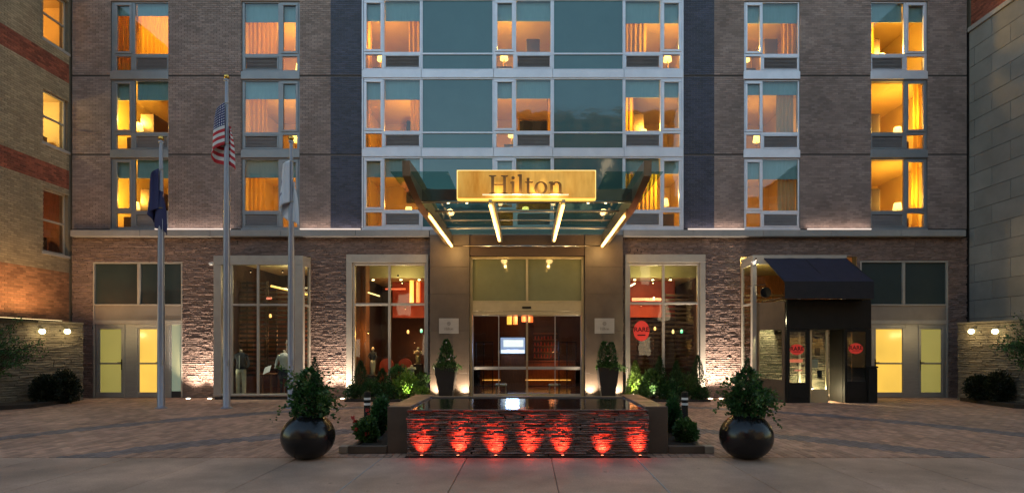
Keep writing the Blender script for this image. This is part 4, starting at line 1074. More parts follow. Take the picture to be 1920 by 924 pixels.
b = MB(); b.tube([(-XO+.10, yF, zb+.08), (XO-.10, yF, zb+.08)], .035, 12); b.build('front_rail', M['steel'], can, True)
b = MB(); b.box(-XO+.10, XO-.10, yF+.02, yF+.035, zb+.115, zb+.395); b.build('front_fascia', M['mirror'], can)
for k, y in enumerate((yF+.9, yF+2.0, yF+3.1, yF+4.2)):
    b = MB(); b.tube([(-XO+.1, y, zb+.34), (XO-.1, y, zb+.34)], .018 if k % 2 == 0 else .03, 8); b.build('purlin', M['bsteel'], can, True)
for s in (-1, 1):
    b = MB(); b.bbox(s*.88-.05, s*.88+.05, yF+.055, yB, zb+.12, zb+.34, .01); b.build('inner_beam', M['bsteel'], can)
for k in range(3):
    a, b_ = -XO-.35+(2*XO+.7)*k/3, -XO-.35+(2*XO+.7)*(k+1)/3
    g = MB(); g.box(a+.006, b_-.006, yF+.1, yB, zb+.40, zb+.412)
    if k == 0: g.box(a+.006, -1.74, yF-1.3, yF+.094, zb+.40, zb+.412)
    if k == 2: g.box(1.74, b_-.006, yF-1.3, yF+.094, zb+.40, zb+.412)
    g.build('roof_glass', M['canglass'], can)
for k, (x, d0, d1, nm) in enumerate([(-2.56, 14.8, 19.1, 'outer left'), (-.89, 13.65, 18.1, 'inner left'), (.88, 13.65, 18.1, 'inner right'), (2.56, 14.8, 19.1, 'outer right')]):
    b = MB(); b.tube([(x, d0-D, zb-.02), (x, d1-D, zb-.02)], .042, 10); o = b.build('tube_light', E_tube)
    tag(o, f'glowing tube light under the canopy, {nm} of the four', 'light', 'tube lights under the canopy')
    light('POINT', (x*.98, d1-D-.75, zb-.14), 8 if 'outer' in nm else 3, (1, .60, .20), o, .12); light('POINT', (x, (d0+d1)/2-D, zb-.14), 3, (1, .62, .22), o, .05)
for k, px in enumerate((840, 875, 1103, 1136)):
    d = dFt-.02; x = FX(px, d); b = MB(); b.lathe([(.02, zb+.035), (.032, zb+.04), (.032, zb+.05)], x, yF, 10)
    tag(b.build('bead_light', emit('bead_lit', (1, .8, .4), .8)), ['leftmost bead light on the canopy front rail', 'second bead light from the left on the canopy front rail', 'third bead light from the left on the canopy front rail', 'rightmost bead light on the canopy front rail'][k], 'light', 'bead lights on the canopy rail')
# sign box
dS = 13.45; yS = dS-D
sg = thing('hotel_sign', (0, yS, FZ(373, dS)), 'long glowing gold sign box reading Hilton on the canopy', 'sign')
X0, X1, Z0, Z1 = FX(858, dS), FX(1116, dS), FZ(371, dS), FZ(320, dS)
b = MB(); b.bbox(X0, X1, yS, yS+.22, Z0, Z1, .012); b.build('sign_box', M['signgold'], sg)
for n_, r_ in enumerate([(X0-.022, X1+.022, Z1+.003, Z1+.022), (X0-.022, X1+.022, Z0-.022, Z0-.003), (X0-.022, X0-.003, Z0-.002, Z1+.002), (X1+.003, X1+.022, Z0-.002, Z1+.002)]):
    b = MB(); b.box(r_[0], r_[1], yS+.03, yS+.20, r_[2], r_[3]); b.build('edge_light', E_rim, sg)
wd_ = FX(1057, dS)-FX(917, dS); hh = (FZ(331, dS)-FZ(365.5, dS))
word('Hilton', FX(917, dS), FZ(365.5, dS), hh, yS-.10, yS-.045, M['lettergold'], sg, squeeze=wd_/(TOTAL*hh))
b = MB(); b.bbox(FX(905, dS), FX(1066, dS), yS-.11, yS-.03, FZ(367.4, dS), FZ(366.3, dS), .003); b.build('letter_rail', E_halo, sg)
for px in (935, 970, 1005, 1040):
    light('AREA', (FX(px, dS), yS-.20, FZ(368, dS)-.02), .42, (1, .8, .42), sg, size=.12, aim=(FX(px, dS), yS, FZ(335, dS)))
for s in (-1, 1):
    b = MB(); b.bbox(s*.88-.04, s*.88+.04, yS+.02, yF+.3, zb+.0, Z0-.03, .006); b.build('sign_bracket', M['bsteel'], sg)

# ---------------------------------------------------------------- awning and vestibule
d0, d1 = 18.7, 17.0; y0, y1 = d0-D, d1-D
aw = thing('awning', (9.1, y1, 3.2), 'dark blue sloping fabric awning over the corner entrance', 'awning')
xa, xb = 7.80, 10.50; zt, zb1, zb2 = FZ(478, d0), FZ(527, d1), FZ(560, d1)
n = 3
for k in range(n):
    a = xa+(xb-xa)*k/n+.004; b_ = xa+(xb-xa)*(k+1)/n-.004
    vs = []; fs = []; m_ = 6
    for i in range(m_+1):
        t = i/m_; sag = -.02*math.sin(math.pi*t)
        for q in range(5):
            u = q/4; vs.append((a+(b_-a)*u, y0+(y1-y0)*t, zt+(zb1-zt)*t+sag-.012*math.sin(math.pi*u)))
    for i in range(m_):
        for q in range(4): a_ = i*5+q; fs.append((a_, a_+5, a_+6, a_+1))
    b = MB(); b.add(vs, fs); b.add([(x, y, z-.01) for x, y, z in vs], [f[::-1] for f in fs]); b.build('fabric_panel', M['awning'], aw, True)
b = MB(); b.bbox(xa, xb, y1-.012, y1, zb2, zb1-.002, .004); b.build('valance', M['awnblack'], aw)
for x in (xb,):
    b = MB(); b.xprism([(y0, zt), (y0, zb2), (y1, zb2), (y1, zb1)], x+.002, x+.012); b.build('side_panel', M['awnblack'], aw)
for x in (xa+.02, (xa+xb)/2, xb-.03):
    b = MB(); b.tube([(x, y0, zt-.03), (x, y1+.02, zb1-.03), (x, y1+.02, zb2+.02)], .014, 8); b.tube([(x, y0, zb2+.05), (x, y1+.02, zb2+.05)], .012, 8); b.build('frame_tube', M['matblack'], aw)

ve = sub('vestibule', hotel, (9.3, -2, 0)); ve['label'] = 'black painted entrance box under the awning'
dv = 17.6; yv = dv-D
V = lambda p: FX(p, dv); VZ = lambda p: FZ(p, dv)
vx0, vx1 = V(1475), V(1634)
b = MB(); b.bbox(vx0, vx1, yv, -.95, VZ(617), VZ(563), .01); b.build('header_box', M['black'], ve)
b = MB(); b.bbox(vx0+.02, vx1-.02, yv+.02, -.96, VZ(563)+.002, VZ(563)+.04, .01); b.build('flat_roof', M['matblack'], ve)
def vpanel(a, b_, ga, gb, g0, g1):
    f = MB(); zt_ = VZ(617)-.003
    f.bbox(V(a), V(ga), yv, yv+.09, 0, zt_, .008); f.bbox(V(gb), V(b_), yv, yv+.09, 0, zt_, .008)
    f.bbox(V(ga), V(gb), yv+.004, yv+.086, VZ(g0), zt_, .006); f.bbox(V(ga), V(gb), yv+.004, yv+.086, 0, VZ(g1), .006)
    f.bbox(V(ga)-.02, V(gb)+.02, yv-.012, yv, .15, VZ(g1)-.12, .006)
    f.build('panel_frame', M['black'], ve)
    g = MB(); g.box(V(ga), V(gb), yv+.03, yv+.04, VZ(g1), VZ(g0)); g.build('pane', M['shopglass'], ve)
vpanel(1475, 1519, 1481, 1512, 622, 717)
vpanel(1584, 1634, 1589, 1624, 622, 715)
# chamfered left side with its pane
P0 = Vector((FX(1420, 18.55), 18.55-D)); P1 = Vector((vx0-.002, yv+.05))
dr = (P1-P0); Ln = dr.length; dr /= Ln; nr = Vector((dr.y, -dr.x))
def quadbox(mb, s0, s1, z0, z1, n0, n1):
    c = [P0+dr*s0+nr*n0, P0+dr*s1+nr*n0, P0+dr*s1+nr*n1, P0+dr*s0+nr*n1]
    mb.vprism([(p.x, p.y) for p in reversed(c)], z0, z1)
f = MB(); quadbox(f, 0, .10, 0, 3.2, 0, .06); quadbox(f, Ln-.10, Ln, 0, 3.2, 0, .06); quadbox(f, .10, Ln-.1, 0, .72, .002, .058); quadbox(f, .10, Ln-.1, 2.30, 3.2, .002, .058)
f.build('side_frame', M['cheek'], ve)
g = MB(); quadbox(g, .09, Ln-.09, .72, 2.30, .02, .03); g.build('pane', M['shopglass'], ve)
# right side wall, inner lit stone wall, inner door
b = MB(); b.bbox(vx1-.06, vx1, yv+.1, -1.0, 0, VZ(617)-.003, .005); b.build('side_wall', M['matblack'], ve)
b = MB(); b.bbox(V(1583), V(1586), yv+.095, -1.05, 0, VZ(617)-.005, .004); b.build('inner_post', M['black'], ve)
df = MB(); x_ = V(1522); 
df.bbox(x_, x_+.07, yv+.12, yv+.19, 0, VZ(618), .006); df.bbox(V(1553), V(1553)+.07, yv+.12, yv+.19, 0, VZ(618), .006); df.bbox(x_+.07, V(1553), yv+.124, yv+.186, 0, VZ(730), .006); df.build('door_frame', M['gold'], ve)
g = MB(); g.box(x_+.07, V(1553), yv+.15, yv+.16, VZ(730), VZ(618)); g.build('door_pane', M['shopglass'], ve)
# lit stone backing seen through the vestibule glass
bk = MB(); bk.box(7.55, vx1-.08, -.93, -.90, .0, 3.1); bk.build('inner_wall', M['stoneback'], ve)
ps = courses(vx1-.08-7.55, 3.1, [], .36, .074, .006, .035, .015, vary=.35)
emit_pieces(ps, (7.55, -.931, 0), (1, 0), M['gstone'], ve, 'stone', 0, rough=True)
light('POINT', (FX(1455, 18.3), -1.5, 2.6), 42, (1, .85, .5), None, .08, name='vestibule_fill')  # fill lights added behind the vestibule glass
light('POINT', (V(1540), -1.35, .35), 26, (1, .85, .5), None, .05, name='vestibule_fill')
light('POINT', (V(1605), -1.45, 2.4), 34, (1, .75, .5), None, .08, name='vestibule_fill')
# framed notices and hanging lantern in the doorway
for (px, py, w_, h_, c, nm) in [(1537, 637, .36, .26, 'black', 'dark round hanging lantern'), (1538, 659, .17, .24, 'bark', 'small brown framed notice'), (1533, 682, .2, .28, 'cloth_cream', 'cream framed menu'), (1542, 702, .15, .25, 'black', 'small black framed notice')]:
    b = MB(); x, z = V(px), VZ(py)
    if 'lantern' in nm: b.lathe([(.05, z-h_/2), (w_/2*.9, z-h_*.28), (w_/2, z), (w_/2*.9, z+h_*.28), (.05, z+h_/2)], x, yv+.42, 16); b.tube([(x, yv+.42, z+h_/2), (x, yv+.42, 2.3)], .008, 6)
    else: b.bbox(x-w_/2, x+w_/2, yv+.165, yv+.18, z-h_/2, z+h_/2, .005)
    tag(b.build('hanging_lantern' if 'lantern' in nm else 'framed_notice', M[c]), nm+' in the doorway under the awning', 'lantern' if 'lantern' in nm else 'notice')
# oval red stickers
def oval(px, py, w_, h_, d, label, y=None, par=None):
    x, z = FX(px, d), FZ(py, d); yy = d-D if y is None else y; rx = w_*d/F/2; rz = h_*d/F/2
    t = thing('window_sticker', (x, yy, z), label, 'sticker', 'red oval stickers on the glass')
    b = MB(); b.prism([(x+rx*math.cos(a), z+rz*math.sin(a)) for a in [2*math.pi*k/32 for k in range(32)]], yy-.004, yy-.001); b.build('disc', M['redsticker'], t)
    cu = bpy.data.curves.new('sticker_text', 'FONT'); cu.body = 'RARE'; cu.size = rx*.80; cu.align_x = 'CENTER'; cu.align_y = 'CENTER'; cu.extrude = .0006; cu.offset = .004
    cu.materials.append(M['black']); tmp_ = bpy.data.objects.new('lettering_curve', cu); COL.objects.link(tmp_); me_ = bpy.data.meshes.new_from_object(tmp_.evaluated_get(bpy.context.evaluated_depsgraph_get())); bpy.data.objects.remove(tmp_); to = bpy.data.objects.new('lettering', me_); COL.objects.link(to); to.parent = t; to.location = (0, -.0055, rz*.12); to.rotation_euler = (R(90), 0, 0)
    b = MB(); b.box(x-rx*.5, x+rx*.5, yy-.0052, yy-.0042, z-rz*.47, z-rz*.36); b.build('underline', M['black'], t)
M['redsticker'] = emit('red_sticker', (1, .05, .03), .05, (.5, .04, .03))
oval(1203, 620, 30, 38, 19.47, 'tall red RARE oval on the restaurant window', y=-.003)
oval(1495, 655, 27, 20, 17.6, 'red RARE oval on the left pane under the awning', y=yv+.028)
oval(1605.5, 653, 27, 20, 17.6, 'red RARE oval on the right pane under the awning', y=yv+.028)
for i, (px, py, w_, h_) in enumerate([(1492, 676, 26, 6), (1497, 694, 14, 2.5)]):
    d = 17.9; b = MB(); b.box(FX(px-w_/2, d), FX(px+w_/2, d), d-D, d-D+.01, FZ(py+h_/2, d), FZ(py-h_/2, d)); tag(b.build('light_box', emit('red_neon', (1, .12, .03), .14)), ['wide red glowing box below the sticker', 'thin red glowing bar low behind the left pane'][i], 'light')
# small blade sign under the awning
t = thing('blade_sign', (FX(1436, 18.2), -1.3, 3.4), 'small round dark sign on a bracket under the awning', 'sign')
b = MB(); x, z, y = FX(1436, 18.2), FZ(548, 18.2), -1.3; b.prism([(x+.17*math.cos(a), z+.17*math.sin(a)) for a in [2*math.pi*k/20 for k in range(20)]], y, y+.04); b.build('disc', M['black'], t)
b = MB(); b.tube([(x, y+.02, z+.17), (x, y+.02, z+.26), (x-.4, y+.5, z+.26)], .012, 6); b.build('bracket', M['black'], t)
b = MB(); b.bbox(FX(1630, 17.5), FX(1646, 17.5), -2.0, -1.62, 0.003, FZ(690, 17.5), .02); b.bbox(FX(1629, 17.5), FX(1647, 17.5), -2.02, -1.6, FZ(690, 17.5)+.001, FZ(686, 17.5), .02); tag(b.build('litter_bin', M['matblack']), 'black litter bin beside the awning entrance', 'bin')
# wall cameras
for (px, py, d, nm, s) in [(396, 494, 19.2, 'small white dome camera left of the mannequin bay', -1), (1414, 492, 18.3, 'small white dome camera by the awning corner', 1)]:
    x, z = FX(px, d), FZ(py, d); t = thing('security_camera', (x, d-D, z), nm, 'camera', 'security cameras')
    b = MB(); b.lathe([(.01, z-.07), (.055, z-.05), (.075, z), (.075, z+.03), (.03, z+.04)], x, d-D, 16); b.build('dome', M['white'], t, True)
    b = MB(); b.tube([(x, d-D, z+.03), (x, d-D+.1, z+.05), (x, d-D+.24, z+.05)], .02, 8); b.build('arm', M['white'], t)
light('POINT', (FX(1414, 18.2), -1.45, FZ(492, 18.2)), .5, (1, .9, .75), None, .03, name='camera_lamp')

# ================================================================ neighbour on the left
XN = FX(131)+.0
nb = thing('brick_neighbour', (XN, -3, 0), 'old buff brick building with red bands along the left edge', 'building')
un0 = -5.6     # U runs +Y from y=un0
zwin = [(11.9, 13.65), (8.5, 10.25), (4.9, 7.0)]
yw0, yw1 = 18.42-D, 19.42-D
core = MB(); hs_ = [(yw0, yw1, a, b_) for a, b_ in zwin]
tmp = MB(); wall_holes(tmp, un0, 6, 0, 15, hs_, 0, .3)
core.v = [(XN-p[1], p[0], p[2]) for p in tmp.v]; core.f = [tuple(reversed(f)) for f in tmp.f]
core.build('wall', M['nmortar'], nb)
b = MB(); b.box(XN-8, XN-.302, un0, 6, 14.7, 14.98); b.box(XN-8, XN-.302, un0, un0+.3, 0, 14.7); b.box(XN-8, XN-7.7, un0+.3, 6, 0, 14.7); b.build('rear_walls', M['nmortar'], nb)
W = -.05-un0
ps = courses(W, 15, [(yw0-un0, yw1-un0, a, b_) for a, b_ in zwin], .21, .072, .012, .012, .003)
grp = {'nbrick': [], 'nred': [], 'norange': []}
for p in ps:
    z = (p[2]+p[3])/2
    k = 'nred' if (7.2 < z < 7.85 or 10.9 < z < 11.5) else ('norange' if z < 4.3 else 'nbrick')
    grp[k].append(p)
sn = lambda p: (0 if p[1]-p[0] > .19 else 30)+abs(p[0]-(W-2.6))+abs(p[2]-7)*.4
for k, nn in (('nbrick', 170), ('nred', 60), ('norange', 60)):
    emit_pieces(grp[k], (XN+.001, un0, 0), (0, 1), M[k], nb, 'brick', nn, sn)
for i, (a, b_) in enumerate(zwin):
    wn = sub('window', nb, (XN, yw0, a))
    f = MB(); xf = XN-.10; t_ = .06
    f.bbox(xf-.06, xf, yw0, yw1, a, a+t_, .005); f.bbox(xf-.06, xf, yw0, yw1, b_-t_, b_, .005); f.bbox(xf-.058, xf-.002, yw0, yw0+t_, a+t_, b_-t_, .005); f.bbox(xf-.058, xf-.002, yw1-t_, yw1, a+t_, b_-t_, .005)
    mz = (a+b_)/2-.02; f.bbox(xf-.055, xf+.004, yw0+t_, yw1-t_, mz, mz+.06, .005); f.build('frame', M['beige'], wn)
    g = MB(); g.box(xf-.03, xf-.02, yw0+t_, yw1-t_, a+t_, b_-t_); g.build('pane', M['glass'], wn)
    s = MB(); s.bbox(XN-.2, XN+.05, yw0-.06, yw1+.06, a-.10, a-.003, .01); s.build('sill', M['ledge'], wn)
    r = MB(); x0r, x1r, q0, q1, z0r, z1r = XN-3.2, XN-.305, yw0-1.2, yw1+.9, a-.7, b_+.35
    v = [(x0r, q0, z0r), (x1r, q0, z0r), (x1r, q1, z0r), (x0r, q1, z0r), (x0r, q0, z1r), (x1r, q0, z1r), (x1r, q1, z1r), (x0r, q1, z1r)]
    r.add(v, [(0, 1, 2, 3), (7, 6, 5, 4), (4, 5, 1, 0), (2, 6, 7, 3), (0, 3, 7, 4)]); r.build('room', M['roomwall'] if i < 2 else M['midwood'], nb)
    b = MB(); b.bbox(XN-1.5, XN-1.3, q0+.4, q1-.2, z0r+.01, a+.75, .02); o = b.build('cupboard', M['roomdark']); tag(o, ['cupboard inside the topmost neighbour window', 'cupboard inside the middle neighbour window', 'cupboard inside the lowest neighbour window'][i], 'cupboard', 'cupboards in the neighbour windows')
    table_lamp((XN-1.8, (q0+q1)/2, a+1.0), ['lamp inside the topmost window of the left brick building', 'lamp inside the middle window of the left brick building', 'dim lamp inside the lowest window of the left brick building'][i], 'lamps in the left building', [28, 45, 12][i], [(1, .45, .12), (1, .66, .3), (1, .35, .1)][i])

# ================================================================ stone clad neighbour on the right
XR2 = FX(1817)
nr_ = thing('stone_neighbour', (XR2, -3, 0), 'stone panelled side wall of the building along the right edge', 'building')
ztop = FZ(62)
b = MB(); b.box(XR2+.03, XR2+8, -6.5, 6, 0, ztop); b.build('wall_core', M['joint'], nr_)
z = ztop; r = 0; ph = 18.55-D
while z > 0:
    z0 = max(z-.62, 0)
    L = 1.44; y = ph+3*L-(L/2 if r % 2 else 0)
    while y > -6.5:
        a = max(y-L, -6.5)
        if y > .0: yy = min(y, .0)
        else: yy = y
        if yy-a > .05:
            b = MB(); b.bbox(XR2+random.uniform(-.002, .002), XR2+.029, a+.006, yy-.006, z0+.006, z-.006, .004); b.build('stone_panel', M['panel'], nr_)
        y -= L
    z = z0; r += 1
b = MB(); b.bbox(XR2-.06, XR2+.3, -6.5, .0, ztop+.002, ztop+.16, .01); b.build('coping', M['ledge'], nr_)
b = MB(); b.box(XR2+.08, XR2+8, -6.5, 6, ztop+.162, 16); b.build('upper_wall', M['nmortar'], nr_)
ps = courses(6.5, 16-ztop-.17, [], .21, .072, .012, .012, .003)
emit_pieces(ps, (XR2+.079, 0, ztop+.17), (0, -1), M['nred'], nr_, 'brick', 60, lambda p: abs(p[0]-1)+p[2])

# ================================================================ garden walls with globe lamps
def garden(side):
    s = side
    pA = Vector((FX(155 if s < 0 else 1797, 18.6), 18.6-D)); pB = Vector((FX(0 if s < 0 else 1925, 16.5), 16.5-D))
    if s > 0: pA, pB = pA, pB
    nm = 'left' if s < 0 else 'right'
    gw = thing('garden_wall', (pA.x, pA.y, 0), f"rough stone garden wall with two globe lamps by the {nm} building", 'wall')
    # course direction so that the outward normal faces the drive
    ext = (pB-pA).normalized(); pB = pA+ext*5.2
    O, E = (pB, pA) if s < 0 else (pA, pB)
    U = (E-O).normalized(); L = (E-O).length; N = Vector((U.y, -U.x)); hgt = 2.5
    c = [O, E, E-N*.3, O-N*.3]
    b = MB(); b.vprism([(p.x, p.y) for p in c], 0, hgt); b.build('core', M['stoneback'], gw)
    c = [O+N*.05-U*.0, E+N*.05+U*.0, E-N*.34, O-N*.34]
    b = MB(); b.vprism([(p.x, p.y) for p in c], hgt+.002, hgt+.06); b.build('coping', M['gstone'], gw)
    ps = courses(L, hgt, [], .42, .075, .006, .035, .018, vary=.35)
    near = (lambda p: -p[0]) if s < 0 else (lambda p: p[0])
    emit_pieces(ps, (O.x+N.x*.001, O.y+N.y*.001, 0), (U.x, U.y), M['gstone'], gw, 'stone', 240, lambda p: near(p)-(p[2])*.2, rough=True)
    # end cap facing the hotel
    for px in ((120, 73) if s < 0 else (1829, 1874)):
        # point of the wall line under this pixel
        k = (px-CX)/F; t = (k*(pA.y+D)-pA.x)/(ext.x-k*ext.y); q = pA+ext*t+N*.16; z = H-(621-CY)*(q.y+D)/F
        k2 = 'nearer the hotel' if px in (120, 1829) else 'nearer the street'
        g_ = thing('globe_lamp', (q.x, q.y, z), f"glowing globe lamp on the {nm} garden wall, {k2}", 'lamp', 'globe lamps on the garden walls')
        b = MB(); b.lathe([(.001, z-.085), (.035, z-.077), (.065, z-.055), (.083, z-.02), (.083, z+.02), (.065, z+.055), (.035, z+.077), (.001, z+.085)], q.x, q.y, 20); b.build('globe', E_globe, g_, True)
        w_ = q-N*.13; b = MB(); b.tube([(w_.x, w_.y, z+.12), (q.x, q.y, z+.12), (q.x, q.y, z+.075)], .012, 8); b.build('arm', M['matblack'], g_)
        b = MB(); b.lathe([(.04, z+.07), (.03, z+.10)], q.x, q.y, 12); b.build('cap', M['matblack'], g_)
        light('POINT', (q.x+N.x*.12, q.y+N.y*.12, z-.02), 2.3, (1, .74, .34), g_, .09)
    return pA, ext, N
gA = garden(-1); gB = garden(1)
t = thing('wall_washer', (XN+.6, -2.6, 2.62), 'long hooded lamp behind the left garden wall shining up the buff brick', 'light')
b = MB(); b.bbox(XN+.62, XN+.76, -4.0, -1.2, 2.50, 2.60, .01); b.build('housing', M['black'], t)
b = MB(); b.box(XN+.64, XN+.74, -3.98, -1.22, 2.601, 2.61); b.build('lens', emit('washer_lens', (1, .7, .3), .6), t)
for y in (-3.8, -2.6, -1.4):
    b = MB(); b.bbox(XN+.002, XN+.62, y-.02, y+.02, 2.52, 2.56, .005); b.build('bracket', M['black'], t)
la = light('AREA', (XN+.69, -2.6, 2.64), 20, (1, .62, .27), t, 1); la.data.shape = 'RECTANGLE'; la.data.size = .1; la.data.size_y = 2.7; la.rotation_euler = (0, R(-180+12), 0)

# planting beds at the foot of the garden walls
def bed_(side, pts):
    b = MB(); b.vprism(pts, .003, .12); o = b.build('soil_bed', M['soil']); tag(o, f"dark soil bed at the foot of the {'left' if side < 0 else 'right'} garden wall", 'planting bed', kind='stuff')
bed_(-1, [(FX(150, 18.3), 18.3-D), (FX(70, 16.2), 16.0-D), (-16.2, 14.2-D), (-17.5, -4), (-16.2, -1.2)][::1])
bed_(1, [(FX(1800, 18.3), 18.3-D), (15.9, -1.3), (17.2, -4), (16.0, 14.2-D), (FX(1890, 16.2), 16.0-D)])

# ================================================================ plants
def leaf_mesh(pts, size, jit=.5, up=.3, asp=2.0):
    """pts: list of (pos, outward); one folded leaf per point"""
    mb = MB()
    V_ = mb.v; F_ = mb.f
    for p, o in pts:
        d = Vector((random.gauss(0, 1), random.gauss(0, 1), random.gauss(0, 1)))*jit+o+Vector((0, 0, up))
        if d.length < 1e-4: d = Vector((0, 0, 1))
        d.normalize(); s = d.cross(Vector((random.gauss(0, 1), random.gauss(0, 1), random.gauss(0, 1))))
        if s.length < 1e-4: continue
        s.normalize(); n = d.cross(s); L = size*random.uniform(.6, 1.35); w_ = L/asp
        a = p; m_ = p+d*L*.5; n0 = len(V_)
        V_ += [tuple(a), tuple(m_+s*w_*.5+n*L*.12), tuple(p+d*L), tuple(m_-s*w_*.5+n*L*.12)]
        F_ += [(n0, n0+1, n0+2), (n0, n0+2, n0+3)]
    return mb

def blob_pts(c, r, n, lump=.25, hollow=.35, seed=0):
    rnd = random.Random(seed); out = []
    bumps = [(Vector((rnd.gauss(0, 1), rnd.gauss(0, 1), rnd.gauss(0, 1))).normalized(), rnd.uniform(-lump, lump)) for _ in range(14)]
    while len(out) < n:
        d = Vector((rnd.gauss(0, 1), rnd.gauss(0, 1), rnd.gauss(0, 1))).normalized()
        k = 1+sum(b*max(0, d.dot(v))**6 for v, b in bumps)*1.6
        t = (hollow+(1-hollow)*rnd.random()**.6)*k
        out.append((Vector((c[0]+d.x*r[0]*t, c[1]+d.y*r[1]*t, c[2]+d.z*r[2]*t)), d*.8))
    return out
def cone_pts(c, r, h, n, seed=0, p=.8):
    rnd = random.Random(seed); out = []
    while len(out) < n:
        f = 1-(1-rnd.random())**.6 if False else rnd.random()**1.25
        a = rnd.random()*2*math.pi
        rr = r*(1-f)**p*(1+.15*math.sin(a*5+f*20)+.12*math.sin(a*3-f*31))*(.45+.55*rnd.random()**.5)
        out.append((Vector((c[0]+rr*math.cos(a), c[1]+rr*math.sin(a), c[2]+h*f)), Vector((math.cos(a), math.sin(a), .5))*.8))
    return out

def shrub(name, loc, label, cat, pts, size, m, group=None, stem=True, kw=None, trunk_h=None):
    t = thing(name, loc, label, cat, group)
    b = leaf_mesh(pts, size, **(kw or {})); b.build('foliage', m, t, origin=loc)
    if stem:
        s = MB(); zc = max(p[0].z for p in pts)
        hgt = trunk_h or (loc[2]+(zc-loc[2])*.7); x, y, z = loc
        s.tube([(x, y, z), (x+.01, y, (z+hgt)/2), (x, y+.01, hgt)], .022, 7, .008)
        for k in range(7):
            a = k*2.4; z1 = z+(hgt-z)*(.2+.1*k); s.tube([(x, y, z1), (x+.16*math.cos(a), y+.16*math.sin(a), z1+.14)], .009, 5, .004)
        s.build('stem', M['bark'], t)
    return t
def cyp(px, d, top, w_, label, m='needle', n=2600, seed=0):
    x, y = FX(px, d), d-D; h = FZ(top, d); r = w_*d/F/2*1.4
    shrub('conifer', (x, y, .01), label, 'conifer', cone_pts((x, y, .12), r, h-.14, n, seed), .06, M[m], 'small conifers under the shop windows', kw=dict(asp=3.2, up=.7, jit=.4))
def bush(px, d, cy, w_, h_, label, m='leafmid', n=900, size=.10, seed=0, group='bushes under the shop windows', kw=None, cat='bush'):
    x, y = FX(px, d), d-D; z = FZ(cy, d); rx = w_*d/F/2; rz = h_*d/F/2
    if z-rz < .02: z = rz+.02
    shrub('bush', (x, y, .01), label, cat, blob_pts((x, y, z), (rx, rx*.9, rz), n, seed=seed), size, M[m], group, kw=kw)
# left window planting
cyp(676, 18.3, 676, 34, 'dark conifer at the left end of the planting under the left window', seed=1)
cyp(717, 18.5, 690, 32, 'dark conifer behind the low bushes under the left window', seed=2)
bush(762, 18.5, 722, 44, 40, 'bright lime green round bush under the left window', 'leaflime', 900, .12, 3)
bush(792, 18.4, 738, 20, 26, 'small lime bush beside the left entrance pot', 'leaflime', 300, .10, 4)
bush(725, 18.3, 735, 40, 34, 'dark bush between the left bollard and the lime bush', 'leafdk', 1100, .08, 5)
bush(693, 18.2, 728, 44, 40, 'feathery dark bush behind the left bollard', 'leafdk', 1200, .09, 6, kw=dict(asp=5, up=.6))
bush(663, 18.4, 738, 26, 28, 'low dark bush at the left end under the left window', 'leafdk', 700, .08, 7)
bush(790, 18.7, 712, 22, 30, 'mid green bush against the right jamb of the left window', 'leafmid', 500, .09, 8)
bush(745, 18.8, 700, 34, 34, 'leafy dark bush behind the lime bush', 'leafdk', 700, .09, 9)
# right window planting
cyp(1191, 18.5, 676, 30, 'bright yellow green conifer beside the right entrance pot', 'needlel', 3000, seed=11)
cyp(1237, 18.4, 668, 28, 'tall dark conifer in front of the restaurant mullion', seed=12)
cyp(1268, 18.4, 676, 26, 'slim dark conifer under the right half of the restaurant window', seed=13)
cyp(1308, 18.3, 666, 32, 'tall dark conifer at the right jamb of the restaurant window', seed=14)
bush(1223, 18.5, 716, 40, 44, 'broad leaved mid green bush right of the yellow conifer', 'leafmid', 800, .13, 15)
bush(1252, 18.3, 736, 44, 34, 'dark bush low behind the right bench wall', 'leafdk', 1100, .08, 16)
bush(1290, 18.3, 724, 46, 44, 'feathery grass like bush behind the right bollard', 'leafmid', 1300, .10, 17, kw=dict(asp=6, up=.7))
bush(1312, 18.2, 738, 32, 24, 'low dark bush at the right end under the restaurant window', 'leafdk', 800, .08, 18)
bush(1205, 18.3, 740, 26, 20, 'low green bush at the foot of the yellow conifer', 'leafmid', 500, .08, 19)
for px, s, nm in ((727, -1, 'left'), (1250, 1, 'right')):
    b = MB(); b.bbox(FX(652 if s < 0 else 1172, 18.3), FX(803 if s < 0 else 1326, 18.3), 17.95-D, -.14, .003, .06, .01); tag(b.build('soil_bed', M['soil']), f'dark soil bed under the {nm} shop window', 'planting bed', kind='stuff')

# little garden spotlights among the plants and recessed uplights at the wall
def uplight(x, y, aim, en, label, col=WHITE, spot=75, size=.04, lens=E_up, r=.075, grp='uplights sunk in the ground'):
    t = thing('ground_uplight', (x, y, .003), label, 'light', grp)
    b = MB(); b.lathe([(r*1.25, .003), (r*1.25, .012), (r*.98, .014)], x, y, 18); b.build('ring', M['bsteel'], t)
    b = MB(); b.lathe([(r*.9, .0145), (r*.6, .022)], x, y, 16); b.build('lens', lens, t)
    light('SPOT', (x, y, .06), en, col, t, size=size, aim=aim, spot=spot, blend=.8)
du = 19.0
def up(px, en, label, d=du, zt=2.8, yo=.02, spot=100, col=WHITE):
    x = FX(px, d); uplight(x, d-D, (x, -.05+yo, zt), en, label, col, spot)
up(353, 75, 'uplight at the left door bay end of the bright stone pier')
up(393, 75, 'uplight beside the mannequin bay')
up(612, 55, 'uplight at the foot of the stone pier right of the mannequin bay')
up(642, 55, 'uplight beside the left window planting')
up(1332, 80, 'uplight right of the restaurant window planting')
up(1352, 35, 'uplight in the middle of the right stone pier')
up(1377, 75, 'uplight beside the glass bay by the awning')
